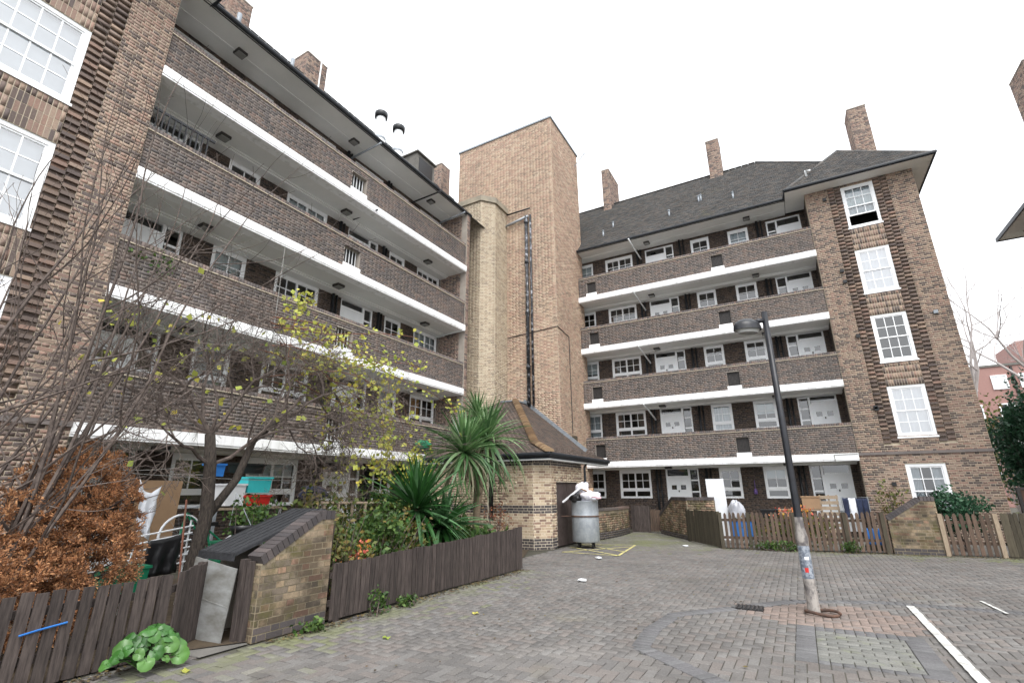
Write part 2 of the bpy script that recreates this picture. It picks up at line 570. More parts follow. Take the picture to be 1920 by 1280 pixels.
def brick_mesh(name, recs, mats, parent, depth=0.05):
    n = len(recs)
    V = np.zeros((n, 8, 3), np.float32)
    mi = np.zeros((n, 5), np.int32)
    for i, (F, a, b, z, w, d, mk) in enumerate(recs):
        f = d + 0.005 + random.uniform(-0.002, 0.003)
        g = d - depth
        V[i] = (F(a, f, z), F(b, f, z), F(b, f, w), F(a, f, w), F(a, g, z), F(b, g, z), F(b, g, w), F(a, g, w))
        mi[i] = mk
    Q = np.array([(0, 1, 2, 3), (4, 0, 3, 7), (1, 5, 6, 2), (3, 2, 6, 7), (4, 5, 1, 0)], np.int32)
    QQ = (Q[None] + (np.arange(n) * 8)[:, None, None]).reshape(-1, 4)
    return quad_mesh(name, V, QQ, mats, parent, mi.ravel())


_bm = {}


def single_bricks(recs, mats, parent, name='brick'):
    for F, a, b, z, w, d, mk in recs:
        key = (round(b - a, 3), round(w - z, 3), mats[mk])
        if key not in _bm:
            mb = MB()
            x, h = (b - a) / 2, (w - z) / 2
            mb.box(-x, x, -0.05, 0.05, -h, h)
            me = bpy.data.meshes.new(name)
            me.from_pydata(mb.v, [], mb.f)
            me.materials.append(M[mats[mk]])
            _bm[key] = me
        o = link(name, _bm[key], parent)
        o.location = F((a + b) / 2, d - 0.045 + random.uniform(-0.002, 0.003), (z + w) / 2)
        o.rotation_euler = (0, 0, F.ang)


def area_px(r):
    F, a, b, z, w, d, mk = r
    p, q, t = proj(F(a, d, z)), proj(F(b, d, z)), proj(F(a, d, w))
    if not (p and q and t) or not (8 < p[0] < 1912 and 8 < p[1] < 1272):
        return 0
    return abs((q[0] - p[0]) * (t[1] - p[1]) - (q[1] - p[1]) * (t[0] - p[0]))


def place_bricks(recs, mats, parent, singles=0, hide=None):
    """the largest in the picture one by one, the rest as one mesh"""
    if singles:
        sc = [(0 if (hide and hide(r)) else area_px(r)) for r in recs]
        order = sorted(range(len(recs)), key=lambda i: -sc[i])[:singles]
        order = [i for i in order if sc[i] > 0]
        pick = set(order)
        single_bricks([recs[i] for i in order], mats, parent)
        recs = [r for i, r in enumerate(recs) if i not in pick]
    if recs:
        stuff(brick_mesh('brickwork', recs, mats, parent))


def wall_body(mb, F, s0, s1, d0, d1, z0, z1, holes=(), mi=0):
    xs = sorted({s0, s1, *[min(max(h[0], s0), s1) for h in holes], *[min(max(h[1], s0), s1) for h in holes]})
    for a, b in zip(xs, xs[1:]):
        if b - a < 1e-5:
            continue
        iv = [(z0, z1)]
        for h in holes:
            if h[0] < (a + b) / 2 < h[1]:
                iv = cut(iv, h[2], h[3])
        for p, q in iv:
            mb.fbox(F, a, b, d0, d1, p, q, mi)


# ------------------------------------------------------------------ roof tiles
def inpoly(x, y, P):
    c = False
    for (x0, y0), (x1, y1) in zip(P, P[1:] + P[:1]):
        if (y0 > y) != (y1 > y) and x < (x1 - x0) * (y - y0) / (y1 - y0) + x0:
            c = not c
    return c


def tiles(name, O, a, b, poly, matk, parent, g=0.115, w=0.172):
    """O origin, a along the eave, b up the slope; poly in (a, b) metres"""
    O, a, b = Vector(O), Vector(a).normalized(), Vector(b).normalized()
    n = a.cross(b)
    if n.z < 0:
        n = -n
    x0, x1 = min(p[0] for p in poly), max(p[0] for p in poly)
    y0, y1 = min(p[1] for p in poly), max(p[1] for p in poly)
    V = []
    r = 0
    y = y0
    while y < y1:
        x = x0 - (w / 2 if r % 2 else 0)
        while x < x1:
            if inpoly(x + w / 2, y + g / 2, poly):
                lift = 0.022 + random.uniform(-0.004, 0.006)
                p = lambda s, t, h: tuple(O + a * s + b * t + n * h)
                e = 0.002
                V.append((p(x + e, y - 0.015, lift), p(x + w - e, y - 0.015, lift), p(x + w - e, y + g + 0.01, 0.006), p(x + e, y + g + 0.01, 0.006),
                          p(x + e, y - 0.015, lift - 0.014), p(x + w - e, y - 0.015, lift - 0.014), p(x + w - e, y + g + 0.01, -0.01), p(x + e, y + g + 0.01, -0.01)))
            x += w
        y += g
        r += 1
    n_ = len(V)
    Q = np.array([(0, 1, 2, 3), (4, 5, 1, 0), (4, 0, 3, 7), (1, 5, 6, 2)], np.int32)
    QQ = (Q[None] + (np.arange(n_) * 8)[:, None, None]).reshape(-1, 4)
    return stuff(quad_mesh(name, np.array(V, np.float32), QQ, [matk], parent))


def ridge_tiles(mb, p, q, r=0.11, step=0.32, mi=0):
    p, q = Vector(p), Vector(q)
    L = (q - p).length
    t = (q - p) / L
    side = t.cross(Vector((0, 0, 1))).normalized()
    up = side.cross(t)
    k = 0.0
    while k < L - 0.05:
        e = min(k + step - 0.012, L)
        a, b = p + t * k, p + t * e
        vs, fs = [], []
        for j in range(7):
            an = math.pi * j / 6
            o = side * math.cos(an) * r + up * (math.sin(an) * r * 0.8 - 0.03)
            vs += [a + o * 1.06, b + o]
        for j in range(6):
            fs.append((2 * j, 2 * j + 1, 2 * j + 3, 2 * j + 2))
        fs.append((0, 2, 4, 6, 8, 10, 12))
        mb.add(vs, fs, mi)
        k += step


# ------------------------------------------------------------------ windows and doors
_pm = {}


def pane(F, s0, s1, z0, z1, d, parent, mk='glass'):
    key = (round(s1 - s0, 3), round(z1 - z0, 3), mk)
    if key not in _pm:
        mb = MB()
        a, h = (s1 - s0) / 2, (z1 - z0) / 2
        mb.add([(-a, 0, -h), (a, 0, -h), (a, 0, h), (-a, 0, h)], [(0, 1, 2, 3)])
        me = bpy.data.meshes.new('pane')
        me.from_pydata(mb.v, [], mb.f)
        me.materials.append(M[mk])
        _pm[key] = me
    o = link('pane', _pm[key], parent)
    o.location = F((s0 + s1) / 2, d, (z0 + z1) / 2)
    o.rotation_euler = (random.uniform(-0.004, 0.004), 0, F.ang + random.uniform(-0.006, 0.006))
    return o


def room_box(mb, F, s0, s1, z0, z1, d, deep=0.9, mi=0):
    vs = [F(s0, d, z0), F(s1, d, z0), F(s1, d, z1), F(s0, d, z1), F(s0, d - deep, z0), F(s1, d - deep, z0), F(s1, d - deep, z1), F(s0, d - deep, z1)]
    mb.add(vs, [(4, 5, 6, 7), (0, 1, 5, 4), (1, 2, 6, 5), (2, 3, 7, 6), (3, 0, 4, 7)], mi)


def curtain(F, s0, s1, z0, z1, d, parent, mk, name='curtain', folds=True):
    mb = MB()
    n = max(8, int((s1 - s0) / 0.025))
    vs, fs = [], []
    for i in range(n + 1):
        s = s0 + (s1 - s0) * i / n
        o = (0.018 * math.sin(i * 1.35) + random.uniform(-0.005, 0.005)) if folds else 0
        vs += [F(s, d + o, z0), F(s, d + o * 0.7, z1)]
    for i in range(n):
        fs.append((2 * i, 2 * i + 2, 2 * i + 3, 2 * i + 1))
    mb.add(vs, fs)
    return mb.build(name, mk, parent)


def sash(bld, F, s0, s1, z0, z1, d, cols, rows, fill='curtain', glass='glass2', opened=0.0, fillz=None):
    """multi-pane sash window; the frame is the part, panes and curtain its pieces"""
    fw, t = 0.085, 0.045
    mb = MB()
    mb.fbox(F, s0, s0 + fw, d - 0.1, d, z0, z1)
    mb.fbox(F, s1 - fw, s1, d - 0.1, d, z0, z1)
    mb.fbox(F, s0 + fw, s1 - fw, d - 0.1, d - 0.002, z1 - fw, z1)
    mb.fbox(F, s0 - 0.03, s1 + 0.03, d - 0.1, d + 0.045, z0 - 0.055, z0)
    mb.fbox(F, s0 + fw, s1 - fw, d - 0.1, d - 0.004, z0, z0 + fw)
    w = mb.build('window', 'frame', bld)
    a, b, p, q = s0 + fw, s1 - fw, z0 + fw, z1 - fw
    zm = (p + q) / 2
    bars = MB()
    lift = opened * (q - p)
    for half, (u0, u1, dd) in enumerate(((zm - 0.02, q, d - 0.035), (p + lift, zm + 0.02 + lift, d - 0.062))):
        dd -= 0.0
        h0, h1 = u0, min(u1, q)
        bars.fbox(F, a, a + 0.04, dd - 0.022, dd + 0.012, h0, h1)
        bars.fbox(F, b - 0.04, b, dd - 0.022, dd + 0.012, h0, h1)
        bars.fbox(F, a + 0.04, b - 0.04, dd - 0.022, dd + 0.011, h0, h0 + 0.045)
        bars.fbox(F, a + 0.04, b - 0.04, dd - 0.022, dd + 0.011, h1 - 0.04, h1)
        i0, i1, j0, j1 = a + 0.04, b - 0.04, h0 + 0.045, h1 - 0.04
        nr = rows // 2
        for c in range(1, cols):
            s = i0 + (i1 - i0) * c / cols
            bars.fbox(F, s - 0.012, s + 0.012, dd - 0.018, dd + 0.009, j0, j1)
        for r in range(1, nr):
            z = j0 + (j1 - j0) * r / nr
            bars.fbox(F, i0, i1, dd - 0.017, dd + 0.007, z - 0.012, z + 0.012)
        for c in range(cols):
            for r in range(nr):
                pane(F, i0 + (i1 - i0) * c / cols, i0 + (i1 - i0) * (c + 1) / cols, j0 + (j1 - j0) * r / nr, j0 + (j1 - j0) * (r + 1) / nr, dd - 0.004, w, glass)
    bars.build('glazing_bars', 'frame', w)
    rm = MB()
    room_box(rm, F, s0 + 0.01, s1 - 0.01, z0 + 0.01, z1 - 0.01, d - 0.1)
    rm.build('unlit_room_box', 'room', w)
    if fill:
        y0 = p + (q - p) * (fillz or 0.0)
        if fill == 'split':
            curtain(F, a, a + (b - a) * 0.32, p, q, d - 0.17, w, 'curtain')
            curtain(F, b - (b - a) * 0.3, b, p, q, d - 0.17, w, 'curtain')
        else:
            curtain(F, a, b, y0, q, d - 0.17, w, fill, 'blind' if fill == 'blind' else 'curtain', fill != 'blind')
    return w


def casement(bld, F, s0, s1, z0, z1, d, leaves=1, fill=None):
    fw = 0.07
    tr = z0 + (z1 - z0) * 0.30
    mb = MB()
    mb.fbox(F, s0, s0 + fw, d - 0.08, d, z0, z1)
    mb.fbox(F, s1 - fw, s1, d - 0.08, d, z0, z1)
    mb.fbox(F, s0 + fw, s1 - fw, d - 0.08, d - 0.002, z1 - 0.13, z1)
    mb.fbox(F, s0 + fw, s1 - fw, d - 0.08, d - 0.002, z0, z0 + 0.06)
    mb.fbox(F, s0 + fw, s1 - fw, d - 0.08, d - 0.001, tr - 0.04, tr + 0.04)
    w = mb.build('window', 'frame', bld)
    bars = MB()
    a, b = s0 + fw, s1 - fw
    for k in range(leaves):
        p, q = a + (b - a) * k / leaves, a + (b - a) * (k + 1) / leaves
        e = 0.035 if leaves > 1 else 0.03
        for lo, hi, rows in ((z0 + 0.06, tr - 0.04, 1), (tr + 0.04, z1 - 0.13, 2)):
            bars.fbox(F, p, p + e, d - 0.06, d - 0.012, lo, hi)
            bars.fbox(F, q - e, q, d - 0.06, d - 0.012, lo, hi)
            bars.fbox(F, p + e, q - e, d - 0.06, d - 0.013, lo, lo + 0.03)
            bars.fbox(F, p + e, q - e, d - 0.06, d - 0.013, hi - 0.03, hi)
            i0, i1, j0, j1 = p + e, q - e, lo + 0.03, hi - 0.03
            if rows == 2:
                bars.fbox(F, (i0 + i1) / 2 - 0.013, (i0 + i1) / 2 + 0.013, d - 0.05, d - 0.018, j0, j1)
                bars.fbox(F, i0, i1, d - 0.049, d - 0.02, (j0 + j1) / 2 - 0.013, (j0 + j1) / 2 + 0.013)
                for c in range(2):
                    for r in range(2):
                        pane(F, i0 + (i1 - i0) * c / 2, i0 + (i1 - i0) * (c + 1) / 2, j0 + (j1 - j0) * r / 2, j0 + (j1 - j0) * (r + 1) / 2, d - 0.035, w)
            else:
                pane(F, i0, i1, j0, j1, d - 0.035, w)
    bars.build('glazing_bars', 'frame', w)
    rm = MB()
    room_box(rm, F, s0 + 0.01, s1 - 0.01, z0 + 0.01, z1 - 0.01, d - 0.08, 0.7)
    rm.build('unlit_room_box', 'room', w)
    if fill:
        f0, f1 = (a, (a + b) / 2) if fill == 'curtain_y' else (a, b)
        if fill == 'curtain_w':
            curtain(F, a, a + (b - a) * 0.27, z0 + 0.06, z1 - 0.13, d - 0.14, w, 'curtain')
            curtain(F, b - (b - a) * 0.22, b, z0 + 0.06, z1 - 0.13, d - 0.14, w, 'curtain')
        elif fill == 'blind':
            curtain(F, a, b, z1 - 0.13 - (z1 - z0) * random.uniform(0.2, 0.5), z1 - 0.13, d - 0.14, w, 'blind', 'blind', False)
        else:
            curtain(F, f0, f1, tr if fill != 'curtain' else z0 + 0.06, z1 - 0.13, d - 0.14, w, fill)
    return w


def doorset(bld, F, s0, s1, zf, z1, d, side):
    """white front door with two small lights, fanlight above and a sidelight on one side (side = -1 low s, +1 high s)"""
    sw = 0.40
    if side > 0:
        da, db, la, lb = s0, s1 - sw, s1 - sw, s1
    else:
        da, db, la, lb = s0 + sw, s1, s0, s0 + sw
    zd = zf + 2.0
    fr = MB()
    for a, b in ((s0, s0 + 0.06), (s1 - 0.06, s1)):
        fr.fbox(F, a, b, d - 0.08, d, zf, z1)
    mid = db if side > 0 else da
    fr.fbox(F, mid - 0.04, mid + 0.04, d - 0.08, d - 0.001, zf, z1 - 0.05)
    fr.fbox(F, s0 + 0.06, s1 - 0.06, d - 0.08, d - 0.002, z1 - 0.06, z1)
    fr.fbox(F, s0 + 0.06, s1 - 0.06, d - 0.081, d - 0.003, zf - 0.0, zf + 0.05)
    fr.fbox(F, da + 0.06, db - 0.04, d - 0.079, d - 0.004, zd, zd + 0.06)
    lz0, lz1 = zf + 0.95, z1 - 0.06
    x0, x1 = la + 0.06, lb - 0.06
    fr.fbox(F, x0 - 0.03, x1 + 0.03, d - 0.079, d - 0.005, zf + 0.05, lz0)
    n = 3
    for k in range(n + 1):
        z = lz0 + (lz1 - lz0) * k / n
        fr.fbox(F, x0, x1, d - 0.07, d - 0.012, z - 0.03, min(z + 0.03, lz1))
    dfr = fr.build('door_frame', 'frame', bld)
    for k in range(n):
        pane(F, x0, x1, lz0 + (lz1 - lz0) * k / n + 0.03, lz0 + (lz1 - lz0) * (k + 1) / n - 0.03, d - 0.035, dfr)
    pane(F, da + 0.05, db - 0.03, zd + 0.06, z1 - 0.06, d - 0.035, dfr)
    rm = MB()
    room_box(rm, F, s0 + 0.02, s1 - 0.02, zf + 0.9, z1 - 0.01, d - 0.08, 0.6)
    rm.build('unlit_room_box', 'room', dfr)
    e0, e1 = da + (0.06 if side > 0 else 0.04), db - (0.04 if side > 0 else 0.06)
    w = e1 - e0
    lights = [(e0 + w * 0.16, e0 + w * 0.40), (e0 + w * 0.60, e0 + w * 0.84)]
    holes = [(a, b, zf + 1.5, zf + 1.68) for a, b in lights]
    dm = MB()
    wall_body(dm, F, e0, e1, d - 0.055, d - 0.02, zf + 0.05, zd, holes)
    for z0_, z1_ in ((zf + 0.25, zf + 0.62), (zf + 0.75, zf + 1.38)):
        for a, b in ((e0 + w * 0.12, e0 + w * 0.45), (e0 + w * 0.55, e0 + w * 0.88)):
            dm.fbox(F, a, b, d - 0.03, d - 0.012, z0_, z1_)
    dr = dm.build('door', 'door', bld)
    for (a, b, p, q) in holes:
        pane(F, a, b, p, q, d - 0.04, dr)
    kb = MB()
    kb.fbox(F, (e0 + e1) / 2 - 0.02, (e0 + e1) / 2 + 0.02, d - 0.02, d + 0.012, zf + 1.40, zf + 1.47)
    kb.build('knocker', 'grille', dr)
    lp = MB()
    lp.fbox(F, (e0 + e1) / 2 - 0.12, (e0 + e1) / 2 + 0.12, d - 0.013, d - 0.006, zf + 0.68, zf + 0.73)
    lp.build('letter_plate', 'steel', dr)


# ================================================================== GROUND
def courtyard(x, y):
    if y < 3.35:
        return x > -5.96
    if y < 10.0:
        return x > -5.48
    if y < 13.1:
        return x > -6.3
    if y < 16.9:
        return x > -6.35
    return x > -6.1


gm = MB()
gm.add([(-60, -30, -0.012), (90, -30, -0.012), (90, 120, -0.012), (-60, 120, -0.012)], [(0, 1, 2, 3)])
ground = struct(gm.build('ground', mat('jointing_sand', (64, 62, 54), (82, 80, 70), 1.0, 1.2)))

# garden beds and the little path to the open bunker
sm = MB()
sm.add([(-10.8, -2, 0.02), (-5.97, -2, 0.02), (-5.97, 3.25, 0.02), (-5.6, 3.9, 0.02), (-5.58, 9.95, 0.02), (-6.9, 13.1, 0.02), (-10.8, 13.1, 0.02)], [(0, 1, 2, 3, 4, 5, 6)])
struct(sm.build('garden_soil', 'soil'))
sm = MB()
sm.add([(-4.8, 20.8, 0.012), (-3.3, 18.1, 0.012), (-2.1, 16.15, 0.012), (1.9, 16.7, 0.012), (8, 17.4, 0.012), (8, 20.85, 0.012)], [(0, 1, 2, 3, 4, 5)])
struct(sm.build('patio_ground', 'conc'))
pm = MB()
pm.add([(-6.75, 3.15, 0.025), (-5.56, 3.35, 0.006), (-5.56, 3.87, 0.006), (-6.75, 4.2, 0.03)], [(0, 1, 2, 3)])
struct(pm.build('bunker_path', 'conc'))
pm = MB()
pm.add([(-6.35, 14.0, 0.004), (-5.0, 14.0, 0.004), (-5.0, 15.6, 0.004), (-6.35, 15.6, 0.004)], [(0, 1, 2, 3)])

# block paving: herringbone along the building axes, grey bands, a stretcher panel, reddish patch
BANDS = [[(-0.80, 5.10), (-1.74, 5.82), (-1.80, 6.6), (-1.72, 7.45), (-1.05, 8.25), (-0.35, 9.12), (0.75, 9.6), (2.5, 9.7), (6.5, 9.9)]]
PAN = (-0.30, 0.95, 6.15, 7.60)


def dseg(x, y, P):
    best = 9
    for (a, b), (c, d) in zip(P, P[1:]):
        t = max(0, min(1, ((x - a) * (c - a) + (y - b) * (d - b)) / ((c - a) ** 2 + (d - b) ** 2)))
        best = min(best, math.hypot(x - a - t * (c - a), y - b - t * (d - b)))
    return best


PMATS = ['pav', 'pav_red', 'pav_grey', 'pav_moss', 'pav_green']
pv = []      # cx, cy, half length along u, half width, angle, material


def in_view(x, y):
    p = proj((x, y, 0))
    return p and -420 < p[0] < 2340 and p[1] < 2200


U = 0.1
for m in range(-160, 330):
    for n in range(-160, 160):
        bx, by = (m + 2 * n) * U, (m - 2 * n) * U
        for ox, oy, lx, ly in ((0, 0, 2, 1), (0, 1, 1, 2)):
            x, y = bx + (ox + lx / 2) * U, by + (oy + ly / 2) * U
            if not (-7 < x < 10.5 and 0.8 < y < 21.5) or not courtyard(x, y) or not in_view(x, y):
                continue
            if PAN[0] + 0.05 < x < PAN[1] - 0.05 and PAN[2] + 0.05 < y < PAN[3] - 0.05:
                continue
            if min(dseg(x, y, B) for B in BANDS) < 0.06:
                continue
            k = 0
            e = random.gauss(0, 0.35)
            edge = min(x + (5.95 if y < 3.35 else 5.5) if y < 10 else 9, 16.4 - y if x > -3.0 else 9, 9 if y < 12.6 else (15.8 - y) * 0.8 if x < -2.5 else 9)
            if edge + e < 0.55:
                k = 3
            elif ((x - 0.1) / 1.1) ** 2 + ((y - 8.3) / 0.75) ** 2 + e * 0.5 < 1:
                k = 1
            pv.append((x, y, lx * U / 2, ly * U / 2, 0.0, k))
y, r = PAN[2], 0
while y < PAN[3] - 0.05:
    pv.append((PAN[0] + 0.1, y + 0.05, 0.1, 0.05, 0.0, 2))
    pv.append((PAN[1] - 0.1, y + 0.05, 0.1, 0.05, 0.0, 2))
    if y < PAN[2] + 0.09 or y > PAN[3] - 0.24:
        x = PAN[0] + 0.2
        while x < PAN[1] - 0.21:
            pv.append((x + 0.05, y + 0.05, 0.05, 0.05, 0.0, 2))
            x += 0.1
    else:
        x0, x1 = PAN[0] + 0.2, PAN[1] - 0.2
        x = x0 - (0.1 if r % 2 else 0)
        while x < x1 - 0.02:
            a, b = max(x, x0), min(x + 0.2, x1)
            pv.append(((a + b) / 2, y + 0.05, (b - a) / 2, 0.05, 0.0, 4))
            x += 0.2
    y += 0.1
    r += 1
for B in BANDS:
    for (a, b), (c, d) in zip(B, B[1:]):
        L = math.hypot(c - a, d - b)
        t = 0.05
        while t < L:
            pv.append((a + (c - a) * t / L, b + (d - b) * t / L, 0.05, 0.1, math.atan2(d - b, c - a), 2))
            t += 0.1


def paver_height(x, y):
    return 0.006 * math.sin(x * 0.9 + 1.3) * math.sin(y * 0.7) + random.uniform(-0.0025, 0.0025)


def pav_area(p):
    q = proj((p[0], p[1], 0))
    return p[2] * p[3] / q[2] ** 3 if q and 6 < q[0] < 1914 and q[1] < 1274 else 0


pv.sort(key=lambda p: -pav_area(p))
_pv = {}
for (x, y, a, b, an, k) in pv[:300]:
    key = (round(a, 3), round(b, 3), k)
    if key not in _pv:
        mb = MB()
        e = 0.0035
        a_, b_ = a - e, b - e
        c = 0.005
        mb.add([(-a_, -b_, -0.04), (a_, -b_, -0.04), (a_, b_, -0.04), (-a_, b_, -0.04), (-a_, -b_, -c), (a_, -b_, -c), (a_, b_, -c), (-a_, b_, -c),
                (-a_ + c, -b_ + c, 0), (a_ - c, -b_ + c, 0), (a_ - c, b_ - c, 0), (-a_ + c, b_ - c, 0)],
               [(0, 1, 5, 4), (1, 2, 6, 5), (2, 3, 7, 6), (3, 0, 4, 7), (4, 5, 9, 8), (5, 6, 10, 9), (6, 7, 11, 10), (7, 4, 8, 11), (8, 9, 10, 11)])
        me = bpy.data.meshes.new('paver')
        me.from_pydata(mb.v, [], mb.f)
        me.materials.append(M[PMATS[k]])
        _pv[key] = me
    o = link('paver', _pv[key], ground)
    o.location = (x, y, paver_height(x, y) + (0.007 if k in (2, 4) else 0))
    o.rotation_euler = (random.uniform(-0.012, 0.012), random.uniform(-0.012, 0.012), an)
V, mi = [], []
for (x, y, a, b, an, k) in pv[300:]:
    e, c, h = 0.0035, 0.005, paver_height(x, y) + (0.007 if k in (2, 4) else 0)
    ca, sa = math.cos(an), math.sin(an)
    tx, ty = random.uniform(-0.012, 0.012), random.uniform(-0.012, 0.012)
    q = []
    for (i, j), zz, sh in [((-1, -1), -0.03, 0), ((1, -1), -0.03, 0), ((1, 1), -0.03, 0), ((-1, 1), -0.03, 0), ((-1, -1), -c, 0), ((1, -1), -c, 0), ((1, 1), -c, 0), ((-1, 1), -c, 0),
                           ((-1, -1), 0, c), ((1, -1), 0, c), ((1, 1), 0, c), ((-1, 1), 0, c)]:
        u, v = i * (a - e - sh), j * (b - e - sh)
        q.append((x + u * ca - v * sa, y + u * sa + v * ca, h + zz + u * tx + v * ty))
    V.append(q)
    mi += [k] * 9
Q = np.array([(0, 1, 5, 4), (1, 2, 6, 5), (2, 3, 7, 6), (3, 0, 4, 7), (4, 5, 9, 8), (5, 6, 10, 9), (6, 7, 11, 10), (7, 4, 8, 11), (8, 9, 10, 11)], np.int32)
QQ = (Q[None] + (np.arange(len(V)) * 12)[:, None, None]).reshape(-1, 4)
stuff(quad_mesh('block_paving', np.array(V, np.float32), QQ, PMATS, ground, mi))


def sheet(name, pts, mk, z=0.012):
    mb = MB()
    mb.add([(x, y, z) for x, y in pts], [tuple(range(len(pts)))])
    return struct(mb.build(name, mk))


def stripe(name, a, b, w, mk, z=0.012):
    a, b = Vector((*a, 0)), Vector((*b, 0))
    t = (b - a).normalized()
    s = Vector((-t.y, t.x, 0)) * w / 2
    n = max(2, int((b - a).length / 0.1))
    mb = MB()
    vs = []
    for i in range(n + 1):
        p = a + (b - a) * i / n
        e1, e2 = random.uniform(0.9, 1.05), random.uniform(0.9, 1.05)
        vs += [(p.x + s.x * e1, p.y + s.y * e1, z), (p.x - s.x * e2, p.y - s.y * e2, z)]
    mb.add(vs, [(2 * i, 2 * i + 1, 2 * i + 3, 2 * i + 2) for i in range(n)])
    return struct(mb.build(name, mk))


stripe('white_bay_line', (1.10, 9.46), (1.12, 4.2), 0.095, 'white_ln', 0.017)
stripe('white_bay_tick', (2.06, 10.33), (2.13, 9.49), 0.04, 'white_ln', 0.017)
for a, b in (((-5.9, 13.15), (-4.3, 13.05)), ((-4.3, 13.05), (-4.62, 15.7)), ((-4.62, 15.7), (-6.2, 15.2)), ((-4.35, 13.9), (-6.2, 15.2)), ((-5.9, 13.15), (-4.55, 15.3)), ((-4.32, 13.1), (-6.2, 14.4))):
    stripe('yellow_hatch_line', a, b, 0.07, 'yellow_ln')

# ================================================================== THE TWO BLOCKS
X0, Y0 = -10.77, 20.9
BAND = [2.79, 5.39, 7.98, 10.58]
FLOOR = [0.12] + BAND
SOFF = 13.06
PAR = 1.03
BACK = -1.35
PITCHR = 1.095


